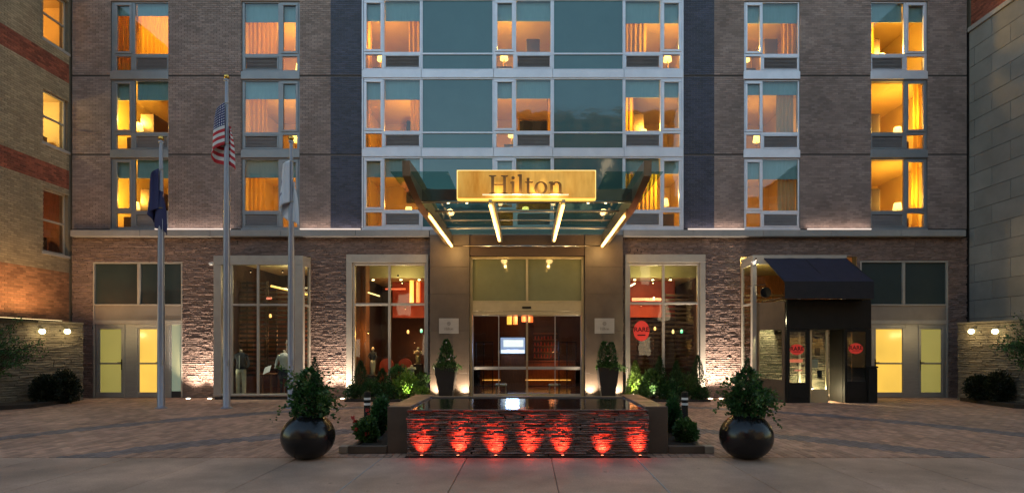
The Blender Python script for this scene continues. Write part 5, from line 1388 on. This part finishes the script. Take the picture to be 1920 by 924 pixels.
for px, nm in ((818, 'uplight at the outer foot of the left entrance pier'), (870, 'uplight at the inner foot of the left entrance pier'), (1108, 'uplight at the inner foot of the right entrance pier'), (1160, 'uplight at the outer foot of the right entrance pier')):
    d = 18.98; x = FX(px, d); uplight(x, d-D, (x, -.32, 1.2), 42, nm, (1, .80, .58), 110)
def gspot(px, d, tx, td, tz, en, col, label):
    x, y = FX(px, d), d-D
    t = thing('garden_spotlight', (x, y, .06), label, 'light', 'garden spotlights')
    b = MB(); b.tube([(x, y, .06), (x, y, .16)], .01, 6); b.build('spike', M['black'], t)
    A = Vector((FX(tx, td)-x, td-D-y, tz-.2)).normalized(); p = Vector((x, y, .18))
    b = MB(); b.tube([p-A*.06, p+A*.06], .04, 12); b.build('head', M['black'], t)
    b = MB(); b.tube([p+A*.061, p+A*.066], .034, 12); b.build('lens', E_up, t)
    light('SPOT', p+A*.08, en, col, t, .03, aim=(FX(tx, td), td-D, tz), spot=60)
gspot(766, 18.0, 762, 18.5, .6, 15, (1, .95, .6), 'spotlight under the lime bush')
gspot(1186, 18.0, 1191, 18.5, .8, 30, (1, .95, .5), 'spotlight under the yellow green conifer')
gspot(1226, 18.0, 1223, 18.5, .6, 10, (1, .95, .6), 'spotlight under the broad leaved bush')

# tall pots beside the doors
def tall_pot(px, label, seed):
    d = 18.75; x, y = FX(px, d), d-D; t = thing('tapered_pot', (x, y, .003), label, 'planter', 'tall black pots beside the entrance')
    ht = FZ(688, d); b = MB(); r0, r1 = .20, .35
    c = [( -1, -1), (1, -1), (1, 1), (-1, 1)]
    vs = [(x+a*r0, y+b_*r0, .003) for a, b_ in c]+[(x+a*r1, y+b_*r1, ht) for a, b_ in c]+[(x+a*(r1-.04), y+b_*(r1-.04), ht) for a, b_ in c]+[(x+a*(r1-.06), y+b_*(r1-.06), ht-.1) for a, b_ in c]
    fs = [(3, 2, 1, 0), (12, 13, 14, 15)]
    for q in range(3):
        for k in range(4): fs.append((q*4+k, q*4+(k+1) % 4, q*4+4+(k+1) % 4, q*4+4+k))
    b.add(vs, fs); b.build('pot', M['potb'], t)
    so = MB(); so.box(x-r1+.05, x+r1-.05, y-r1+.05, y+r1-.05, ht-.12, ht-.05); so.build('soil', M['soil'], t)
    # plants
    p = thing('topiary', (x, y, ht-.05), f'cone shaped evergreen with trailing green in the {"left" if px < 988 else "right"} entrance pot', 'plant', 'plants in the tall pots')
    top = FZ(637 if px < 988 else 640, d)
    pts = cone_pts((x, y, ht-.02), .30, top-ht, 1500, seed, .55)
    if px > 988: pts = cone_pts((x-.11, y, ht-.02), .24, top-ht, 900, seed, .5)+cone_pts((x+.13, y, ht-.02), .22, top-ht-.03, 900, seed+1, .5)
    leaf_mesh(pts, .075, up=.6).build('evergreen', M['leafdk'], p, origin=(x, y, ht-.05))
    tr = blob_pts((x, y, ht+.02), (.42, .42, .14), 900, seed=seed+5)
    leaf_mesh(tr, .075, up=-.1).build('trailing_foliage', M['leafmid'], p, origin=(x, y, ht-.05))
    fl = [q for q in cone_pts((x, y-.1, ht+.1), .32, .7, 14, seed+9)]
    leaf_mesh(fl, .07, asp=1.2).build('blossom', M['petalw'], p, origin=(x, y, ht-.05))
    st = MB(); st.tube([(x, y, ht-.05), (x, y, top-.2)], .02, 6, .008); st.build('stem', M['bark'], p)
tall_pot(837, 'tall tapered black pot left of the doors', 31)
tall_pot(1139, 'tall tapered black pot right of the doors', 47)

# big bowls in front
def bowl(px, label, seed, lean):
    d = 8.78; x, y = FX(px, d), d-D; t = thing('bowl_planter', (x, y, .0), label, 'planter', 'round bronze bowls by the pavement')
    prof = []
    zc, r, rz = .345, .405, .365
    for k in range(0, 22):
        a = -1.22+(1.22+1.08)*k/21; prof.append((r*math.cos(a), zc+rz*math.sin(a)))
    rt = prof[-1][0]; zt_ = prof[-1][1]
    prof += [(rt-.005, zt_+.012), (rt-.03, zt_+.012), (rt-.045, zt_-.03)]
    prof = [(a, max(z, .003)) for a, z in prof]
    b = MB(); b.lathe(prof, x, y, 56); smooth_angle(b.build('bowl', M['bowl'], t), 50)
    so = MB(); so.lathe([(rt-.05, zt_-.03), (rt-.06, zt_-.01)], x, y, 24); so.build('soil', M['soil'], t)
    zs = zt_-.02
    p = thing('leafy_plant', (x, y, zs), f'dark leafy shrub with trailing ivy in the {"left" if px < 988 else "right"} bronze bowl', 'plant', 'plants in the bronze bowls')
    top = FZ(672, d)
    core = cone_pts((x+.02, y, zs), .26, (top-zs)*.80, 850, seed, .42)+blob_pts((x+(.06 if lean > 0 else -.03), y, zs+.24), (.27, .25, .22), 700, seed=seed+7)
    leaf_mesh(core, .075, up=.35, asp=1.8).build('shrub_foliage', M['leafdk'], p, origin=(x, y, zs))
    tip = cone_pts((x+(.10 if lean > 0 else .02), y, zs+.38), .13, top-zs-.38, 900, seed+2, .8)
    leaf_mesh(tip, .03, up=.8, asp=3).build('conifer_tip', M['needle'], p, origin=(x, y, zs))
    iv = []; rnd = random.Random(seed+3)
    st = MB()
    for k in range(16):
        a = rnd.uniform(0, 2*math.pi); q = Vector((x+.08*math.cos(a), y+.08*math.sin(a), zs+rnd.uniform(.1, .5))); v = Vector((math.cos(a)*.05, math.sin(a)*.05, rnd.uniform(.02, .06))); pts_ = [q.copy()]
        for j in range(rnd.randint(4, 8)):
            q = q+v+Vector((rnd.gauss(0, .012), rnd.gauss(0, .012), 0)); v.z -= .006; pts_.append(q.copy())
            for _ in range(5): iv.append((q+Vector((rnd.gauss(0, .025), rnd.gauss(0, .025), rnd.gauss(0, .025))), Vector((math.cos(a), math.sin(a), .2))*.6))
        st.tube(pts_, .004, 4, .0015)
    for k in range(20):
        a = rnd.uniform(0, 2*math.pi) if k > 12 else rnd.uniform(-.9, .5)+(0 if lean > 0 else 0)
        q = Vector((x+.12*math.cos(a), y+.12*math.sin(a), zs+rnd.uniform(.1, .42))); v = Vector((math.cos(a)*.055, math.sin(a)*.055, rnd.uniform(.0, .05))); pts_ = [q.copy()]
        for j in range(rnd.randint(4, 8)):
            q = q+v; v.z -= .011; v.x *= .97; v.y *= .97; pts_.append(q.copy())
            for _ in range(4): iv.append((q+Vector((rnd.gauss(0, .018), rnd.gauss(0, .018), rnd.gauss(0, .018))), Vector((math.cos(a), math.sin(a), -.3))*.5))
        st.tube(pts_, .0035, 4, .0015)
    leaf_mesh(iv, .052, up=.0, asp=1.25).build('ivy', M['leafmid'], p, origin=(x, y, zs))
    st.tube([(x, y, zs), (x+.01, y, top-.3)], .02, 6, .006); st.build('stem', M['bark'], p)
    fl = [(Vector((x+rnd.gauss(0, .12), y-.15+rnd.gauss(0, .05), zs+rnd.uniform(.15, .55))), Vector((0, -1, .3))) for _ in range(9)]
    leaf_mesh(fl, .04, asp=1.1).build('blossom', M['petalw'], p, origin=(x, y, zs))
bowl(578, 'round dark bronze bowl left of the fountain', 61, 1)
bowl(1399, 'round dark bronze bowl right of the fountain', 83, -1)

# side garden shrubs and trees
def hedge(px, d, w_, top, label, seed):
    x, y = FX(px, d), d-D; rz = FZ(top, d)/2; rx = w_*d/F/2
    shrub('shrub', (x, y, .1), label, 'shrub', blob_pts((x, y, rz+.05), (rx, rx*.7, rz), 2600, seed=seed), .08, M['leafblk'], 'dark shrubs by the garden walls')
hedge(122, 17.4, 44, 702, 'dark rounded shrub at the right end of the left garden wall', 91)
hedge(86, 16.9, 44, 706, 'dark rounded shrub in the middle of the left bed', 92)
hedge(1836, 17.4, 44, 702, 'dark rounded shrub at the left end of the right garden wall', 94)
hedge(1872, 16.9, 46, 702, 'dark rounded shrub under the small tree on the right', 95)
def tree(px, d, label, seed, sgn, tips):
    rnd = random.Random(seed); x, y = FX(px, d), d-D
    t = thing('small_tree', (x, y, .1), label, 'tree')
    s = MB(); s.tube([(x, y, .1), (x+.03, y, .7), (x, y+.02, 1.3), (x-.02, y, 2.0)], .05, 8, .02)
    lv = []
    for (tx, ty) in tips:
        for rep in range(3):
            dd = d+rnd.uniform(-.5, .5); e = Vector((FX(tx, dd)+rnd.gauss(0, .08), dd-D, FZ(ty, dd)+rnd.gauss(0, .08)))
            st_ = Vector((x, y, rnd.uniform(.8, 1.8))); mid = (st_+e)/2+Vector((0, 0, .12)); pts_ = []
            for k in range(8):
                f = k/7; pts_.append(st_*(1-f)**2+mid*2*f*(1-f)+e*f*f)
            s.tube(pts_, .014, 5, .003)
            for k in range(3, 8):
                for _ in range(9):
                    lv.append((pts_[k]+Vector((rnd.gauss(0, .055), rnd.gauss(0, .055), rnd.gauss(0, .045))), Vector((sgn*-.6, 0, .3))))
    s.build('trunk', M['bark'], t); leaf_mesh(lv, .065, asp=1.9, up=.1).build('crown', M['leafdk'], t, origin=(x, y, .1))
tree(-22, 15.6, 'small dark tree reaching into view at the left edge', 101, -1, [(30, 612), (18, 632), (45, 640), (70, 640), (50, 655), (78, 655), (25, 668), (55, 674), (10, 650), (35, 690), (0, 625), (-5, 670), (10, 700), (-20, 640), (-50, 620), (-60, 670)])
tree(1945, 15.6, 'small dark tree reaching into view at the right edge', 102, 1, [(1915, 600), (1900, 622), (1880, 634), (1895, 645), (1872, 650), (1910, 640), (1900, 668), (1888, 660), (1920, 660), (1915, 690), (1935, 610), (1950, 650), (1970, 630), (1980, 670)])

# ================================================================ fountain
fy0 = DG(856)-D; fy1 = 11.2-D; fz = FZ(766, DG(856)); fx0, fx1 = FX(763, DG(856)), FX(1216, DG(856))
fo = thing('fountain', (0, fy0, 0), 'low stone water wall lit red from below in front of the entrance', 'fountain')
b = MB(); b.box(fx0, fx1, fy0+.05, fy1, 0, fz-.06); b.build('basin', M['stoneback'], fo)
ps = courses(fx1-fx0, fz-.03, [], .26, .034, .003, .042, .020, vary=.4)
emit_pieces(ps, (fx0, fy0+.049, 0), (1, 0), M['fstone'], fo, 'stone', 300, lambda p: (p[0]-p[1]), rough=True)
w_ = MB(); nx_, ny_ = 60, 24; vs = []; fs = []
for j in range(ny_+1):
    for i in range(nx_+1):
        vs.append((fx0+(fx1-fx0)*i/nx_, fy0+.03+(fy1-fy0-.08)*j/ny_, fz-.025+random.uniform(-.0008, .0008)))
for j in range(ny_):
    for i in range(nx_): a = j*(nx_+1)+i; fs.append((a, a+1, a+nx_+2, a+nx_+1))
w_.add(vs, fs); w_.build('water', M['water'], fo, True)
b = MB(); b.bbox(fx0, fx1, fy1-.05, fy1+.12, 0, fz-.005, .01); b.build('rear_rim', M['cheek'], fo)
b = MB(); b.bbox(fx0, fx1, fy0-.005, fy0+.03, fz-.032, fz-.012, .006); b.build('weir_lip', M['fstone'], fo)
for s in (-1, 1):
    xa_ = fx0-.012 if s < 0 else fx1+.012; xb_ = xa_+s*.37
    b = MB(); b.bbox(xa_, xb_, DG(850)-D+.02, 11.6-D, 0, .765, .008); b.build('cheek_wall', M['cheek'], fo)
    xc = FX(652 if s < 0 else 1322, DG(850)); yq = DG(850)-D
    b = MB(); b.bbox(xb_+s*.003, xc, yq, yq+.10, 0, .125, .008); b.bbox(xc-s*.10, xc, yq+.101, 11.4-D, 0, .123, .008); b.build('plinth', M['cheek'], fo)
    b = MB(); b.box(xb_+s*.005, xc-s*.105, yq+.105, 11.4-D, 0, .10); b.build('soil', M['soil'], fo)
    b = MB(); b.bbox(xc+s*.004, xc+s*.15, yq-.0, yq+.20, 0, .118, .008); b.build('end_block', M['beigep'], fo)
REDX = [788, 857, 929, 991, 1056, 1131, 1203]
for k, px in enumerate(REDX):
    d = DG(859)-.02; x = FX(px, d); y = fy0-.035
    t = thing('fountain_light', (x, y, .003), ['leftmost', 'second from the left', 'third from the left', 'middle', 'third from the right', 'second from the right', 'rightmost'][k]+' red lamp at the foot of the fountain', 'light', 'red lamps at the foot of the fountain')
    b = MB(); b.lathe([(.028, .003), (.03, .03), (.026, .034)], x, y, 14); b.build('housing', M['black'], t)
    b = MB(); b.lathe([(.024, .0345), (.018, .040)], x, y, 12); b.build('lens', E_red, t)
    light('SPOT', (x, y-random.uniform(.07, .10), .05), 15*random.uniform(.75, 1.3), (1, .05, .022), t, .012, aim=(x+random.uniform(-.03, .03), fy0+.04, random.uniform(.19, .24)), spot=random.uniform(76, 88), blend=1)
b = MB(); b.bbox(fx0-.02, fx1+.02, fy0-.08, fy0-.0, .003, .012, .003); b.build('gutter', M['black'], fo)
# fountain side plants with red flowers
for s, pxs in ((-1, [(712, 10.4, 752, 30, 'clipped dark hedge against the left cheek wall', 61), (688, 9.75, 806, 40, 'dark geranium with red flowers left of the fountain', 62), (713, 10.9, 775, 24, 'dark shrub behind the geranium left of the fountain', 63)]),
               (1, [(1263, 10.4, 752, 28, 'clipped dark hedge against the right cheek wall', 64), (1285, 9.8, 812, 46, 'spreading dark green plant right of the fountain', 65), (1262, 10.8, 778, 24, 'leafy dark shrub behind the right plant', 66)])):
    for px, d, top, w2, nm, sd_ in pxs:
        x, y = FX(px, d), d-D; hz = FZ(top, d); r = w2*d/F/2
        if 'geranium' in nm or 'spreading' in nm: hz = max(.38, hz)
        t = shrub('bush', (x, y, .1), nm, 'bush', blob_pts((x, y, .1+hz/2), (r, r*1.1, hz/2), 1900, seed=sd_), .055, M['leafdk' if 'clipped' in nm else 'leafmid'], 'bushes beside the fountain', kw=dict(asp=1.4))
        if 'geranium' in nm:
            rnd = random.Random(5)
            fl = []
            for c in [(-.18, -.1, .44), (-.12, -.2, .30), (-.26, .05, .5), (.05, -.2, .2)]:
                for _ in range(26): fl.append((Vector((x+c[0]+rnd.gauss(0, .016), y+c[1]+rnd.gauss(0, .016), .1+c[2]*.8+rnd.gauss(0, .012))), Vector((0, 0, .3))))
            leaf_mesh(fl, .03, asp=1.1).build('flower', M['petal'], t, origin=(x, y, .1))
# bollards
def bollard(px, label):
    d = 12.7; x, y = FX(px, d), d-D; t = thing('bollard', (x, y, .002), label, 'bollard', 'bollards behind the fountain')
    r = .072; z1 = FZ(733, d)
    b = MB(); b.lathe([(r*1.25, .002), (r*1.25, .03), (r, .035), (r, z1-.07)], x, y, 24); smooth_angle(b.build('post', M['matblack'], t))
    b = MB(); b.lathe([(r, z1-.069), (r, z1-.03), (r*.7, z1-.006), (.01, z1)], x, y, 24); smooth_angle(b.build('cap', M['black'], t))
    for q in (0, 1):
        za = z1-.14-q*.12; b = MB(); b.lathe([(r+.001, za-.05), (r+.002, za-.05), (r+.002, za), (r+.001, za)], x, y, 24); b.build('reflective_band', M['white'], t)
bollard(688.5, 'black bollard with two white bands left of the fountain')
bollard(1284, 'black bollard with two white bands right of the fountain')

# ================================================================ flagpoles and flags
def pole(px, topy, label):
    d = 16.05; x, y = FX(px, d), d-D; z1 = FZ(topy+10, d); t = thing('flagpole', (x, y, .002), label, 'flagpole', 'flagpoles on the drive')
    b = MB(); b.lathe([(.16, .002), (.16, .02), (.11, .05), (.098, .07), (.095, 2.5), (.085, z1*.6), (.045, z1)], x, y, 24, False); smooth_angle(b.build('shaft', M['pole'], t))
    b = MB(); b.lathe([(.05, z1-.001), (.075, z1+.01), (.075, z1+.05), (.03, z1+.06)], x, y, 18); b.build('truck', M['pole'], t)
    zc = z1+.13; b = MB(); b.lathe([(.015, z1+.06)]+[(.075*math.cos(a), zc+.075*math.sin(a)) for a in [-1.3+2.8*k/10 for k in range(11)]], x, y, 18); b.build('finial_ball', M['brass'], t, True)
    b = MB(); b.tube([(x+.075, y-.07, z1), (x+.105, y-.09, z1*.5), (x+.11, y-.10, 1.3)], .005, 5); b.build('halyard', M['white'], t)
    b = MB(); b.bbox(x+.085, x+.115, y-.11, y-.08, 1.22, 1.38, .005); b.build('cleat', M['bsteel'], t)
    return x, y, z1
def flag(x, y, ztop, hoist, fly, path, m, label, group='flags hanging limp from the poles'):
    """path: list of (s, dx, dy, drop) controls along the fly"""
    n1, n2 = 44, 26; me = bpy.data.meshes.new('flag'); vs = []; fs = []; uvs = []
    def interp(s):
        for (a, b_) in zip(path, path[1:]):
            if s <= b_[0]:
                f = (s-a[0])/(b_[0]-a[0]); f = f*f*(3-2*f); return [a[k]+(b_[k]-a[k])*f for k in (1, 2, 3)]
        return path[-1][1:]
    for i in range(n1+1):
        s = i/n1
        for j in range(n2+1):
            t = j/n2; dx, dy, dr = interp(s)
            sp = 1-.35*s*(1-t)
            fold = .045*math.sin(s*19+t*2.2)*min(1, s*4)
            X = x+dx*(.45+.55*t**.7)+.02*math.sin(s*31+t*4)*min(1, s*3)+.08*(-1 if dx < 0 else 1)*min(1, s*8); Y = y+dy+fold-.10; Z = ztop-dr*(1-.10*t)-t*hoist*sp
            vs.append((X, Y, Z)); uvs.append((s, 1-t))
    for i in range(n1):
        for j in range(n2): a = i*(n2+1)+j; fs.append((a, a+1, a+n2+2, a+n2+1))
    me.from_pydata([(a-x, b_-y, c-ztop) for a, b_, c in vs], [], fs); uv = me.uv_layers.new(name='UVMap')
    for lp in me.loops: uv.data[lp.index].uv = uvs[lp.vertex_index]
    me.materials.append(m); me.shade_smooth()
    t = thing('flag', (x, y, ztop), label, 'flag', group)
    o = bpy.data.objects.new('cloth', me); COL.objects.link(o); o.parent = t
    sm = o.modifiers.new('thickness', 'SOLIDIFY'); sm.thickness = .004
    b = MB()
    for z in (ztop-.03, ztop-hoist+.03): b.tube([(x+.11, y-.10, z), (x+.02, y-.12, z), (x, y-.10, z)], .008, 6)
    b.build('clip', M['brass'], t)
def flagmat(name, kind):
    m, N, L, P = nodes(name); P.inputs['Roughness'].default_value = .75
    uv = N.new('ShaderNodeTexCoord'); sp = N.new('ShaderNodeSeparateXYZ'); L.new(uv.outputs['UV'], sp.inputs[0])
    def math_(op, a, b=None, v=None):
        n = N.new('ShaderNodeMath'); n.operation = op; L.new(a, n.inputs[0])
        if b is not None: L.new(b, n.inputs[1])
        elif v is not None: n.inputs[1].default_value = v
        return n.outputs[0]
    def mixc(f, A, B):
        n = N.new('ShaderNodeMix'); n.data_type = 'RGBA'; L.new(f, n.inputs['Factor'])
        for s_, q in (('A', A), ('B', B)):
            if isinstance(q, tuple): n.inputs[s_].default_value = (*q, 1)
            else: L.new(q, n.inputs[s_])
        return n.outputs['Result']
    u, v = sp.outputs[0], sp.outputs[1]
    if kind == 'us':
        st = math_('LESS_THAN', math_('FRACT', math_('MULTIPLY', v, v=6.5)), v=.5)
        base = mixc(st, (.62, .60, .58), (.45, .02, .03))
        can_ = math_('MULTIPLY', math_('LESS_THAN', u, v=.40), math_('GREATER_THAN', v, v=.4615))
        vx = N.new('ShaderNodeTexVoronoi'); vx.inputs['Randomness'].default_value = 0; mp = N.new('ShaderNodeMapping'); mp.inputs['Scale'].default_value = (26, 16, 1)
        L.new(uv.outputs['UV'], mp.inputs[0]); L.new(mp.outputs[0], vx.inputs['Vector']); vx.inputs['Scale'].default_value = 1
        star = math_('LESS_THAN', vx.outputs['Distance'], v=.27)
        blue = mixc(star, (.02, .025, .12), (.6, .6, .62)); out = mixc(can_, base, blue)
    elif kind == 'blue':
        vx = N.new('ShaderNodeVectorMath'); vx.operation = 'DISTANCE'; vx.inputs[1].default_value = (.5, .5, 0); L.new(uv.outputs['UV'], vx.inputs[0])
        out = mixc(math_('LESS_THAN', vx.outputs['Value'], v=.14), (.022, .022, .085), (.06, .05, .10))
    else:
        vx = N.new('ShaderNodeVectorMath'); vx.operation = 'DISTANCE'; vx.inputs[1].default_value = (.5, .5, 0); L.new(uv.outputs['UV'], vx.inputs[0])
        ringm = math_('MULTIPLY', math_('LESS_THAN', vx.outputs['Value'], v=.24), math_('GREATER_THAN', vx.outputs['Value'], v=.17))
        out = mixc(ringm, (.62, .63, .68), (.10, .10, .18))
    L.new(out, P.inputs['Base Color']); return m
x, y, z = pole(302, 258, 'left flagpole with the dark blue flag')
flag(x, y, FZ(318, 16.05), 1.15, 1.7, [(0, 0, 0, 0), (.35, -.20, -.05, .15), (.7, -.12, .10, .42), (1, .12, .0, .82)], flagmat('blue_flag_cloth', 'blue'), 'dark blue flag hanging limp on the left flagpole')
x, y, z = pole(425, 143, 'tallest flagpole, in the middle, with the striped flag')
flag(x, y, FZ(195, 16.05), 1.2, 1.9, [(0, 0, 0, 0), (.3, -.26, -.05, .22), (.55, -.30, .10, .5), (.8, .05, .12, .62), (1, .19, .0, .78)], flagmat('striped_flag_cloth', 'us'), 'red and white striped American flag hanging limp on the tallest pole')
x, y, z = pole(546, 258, 'right flagpole with the white flag')
flag(x, y, FZ(303, 16.05), 1.2, 1.8, [(0, 0, 0, 0), (.35, -.16, -.05, .12), (.6, -.22, .10, .38), (.85, .04, .10, .60), (1, .16, .0, .78)], flagmat('white_flag_cloth', 'white'), 'white flag with a dark ring hanging limp on the right flagpole')

# ================================================================ far side of the street (seen only as reflections in the glass)
def opposite(x0, x1, h, m, label, nf, nw, seed):
    rnd = random.Random(seed); t = thing('street_building', ((x0+x1)/2, -34, 0), label, 'building', 'buildings across the street')
    b = MB(); b.box(x0, x1, -46, -34, 0, h); b.build('wall', m, t)
    b = MB(); b.bbox(x0-.15, x1+.15, -34.3, -34.002, h-.5, h+.2, .05); b.build('cornice', M['ledge'], t)
    fh = h/nf; ww = (x1-x0)/nw; fr = MB(); dk = MB(); lt = MB()
    for i in range(nf):
        for j in range(nw):
            a = x0+ww*(j+.25); c = x0+ww*(j+.75); z0 = fh*(i+.28); z1 = fh*(i+.82)
            fr.box(a-.08, c+.08, -34.001, -33.95, z0-.1, z0-.001); fr.box(a-.08, c+.08, -34.001, -33.96, z1+.001, z1+.08)
            (lt if rnd.random() < .13 else dk).box(a, c, -34.001, -33.98, z0, z1)
    fr.build('window_trim', M['ledge'], t, kind='stuff'); dk.build('dark_window', M['dkglass'], t, kind='stuff')
    if lt.v: lt.build('lit_window', E_opp, t, kind='stuff')
E_opp = emit('far_lit_window', (1, .75, .4), .5)
for x0, x1, h, m, nf, nw, nm in [(-46, -27, 17, 'brick', 5, 8, 'plain brick block across the street, far left'), (-26.9, -13, 22, 'nbrick', 7, 7, 'buff brick block across the street, left'), (-12.9, -1, 15, 'nred', 4, 5, 'low red brick block across the street, centre'),
                             (-.9, 14, 24, 'panel', 7, 8, 'stone block across the street, right of centre'), (14.1, 27, 16, 'brick', 5, 6, 'taupe brick block across the street, right'), (27.1, 46, 20, 'nbrick', 6, 8, 'buff brick block across the street, far right')]:
    opposite(x0, x1, h, M[m], nm, nf, nw, int(h))

# ================================================================ small housings added to fill lights that had no fitting
spots = [o for o in list(COL.objects) if o.type == 'LIGHT' and o.parent is None and o.data.type in ('POINT', 'SPOT')]
def place_word(p):
    if p.x < -10: return 'far left'
    if p.x < -6.2: return 'in the mannequin bay'
    if p.x < -2.6: return 'in the window left of the entrance'
    if p.x < 2.6: return 'inside the entrance'
    if p.x < 7.2: return 'in the restaurant window'
    return 'in the awning shop'
seen_ = {}
M_bulb = emit('bulb_lit', (1, .6, .25), 1.2)
for o in spots:
    nm_ = o.data.name.split('.')[0]
    words = {'red_wall_fill': 'added red light', 'ceiling_wash': 'added ceiling light', 'column_fill': 'added light beside the timber column', 'shelf_glow': 'added shelf light', 'display_fill': 'added spotlight',
             'lobby_fill': 'added light behind the sliding doors', 'lobby_glow': 'added reddish light deep in the lobby', 'bar_glow': 'added light by the back bar', 'vestibule_fill': 'added light behind the vestibule glass', 'camera_lamp': 'tiny lamp beside the dome camera'}.get(nm_)
    if not words: continue
    p = o.location.copy(); key = words+place_word(p); seen_[key] = seen_.get(key, 0)+1
    q = {1: '', 2: ', next to the first', 3: ', nearest the door'}[min(3, seen_[key])]
    t = thing('added_fitting', (p.x, p.y, p.z+.05), f"{words} {place_word(p)}{q}", 'lamp', 'small added light fittings')
    r = min(.035, o.data.shadow_soft_size*.6)
    b = MB(); b.lathe([(r*.6, p.z+.05), (r, p.z+.07), (r, p.z+.11), (r*.5, p.z+.13)], p.x, p.y, 10); b.build('shade', M['matblack'], t)
    b = MB(); b.lathe([(r*.55, p.z+.046), (r*.3, p.z+.040)], p.x, p.y, 10); b.build('bulb', M_bulb, t)
    o.parent = t; o.location = (0, 0, -.05)
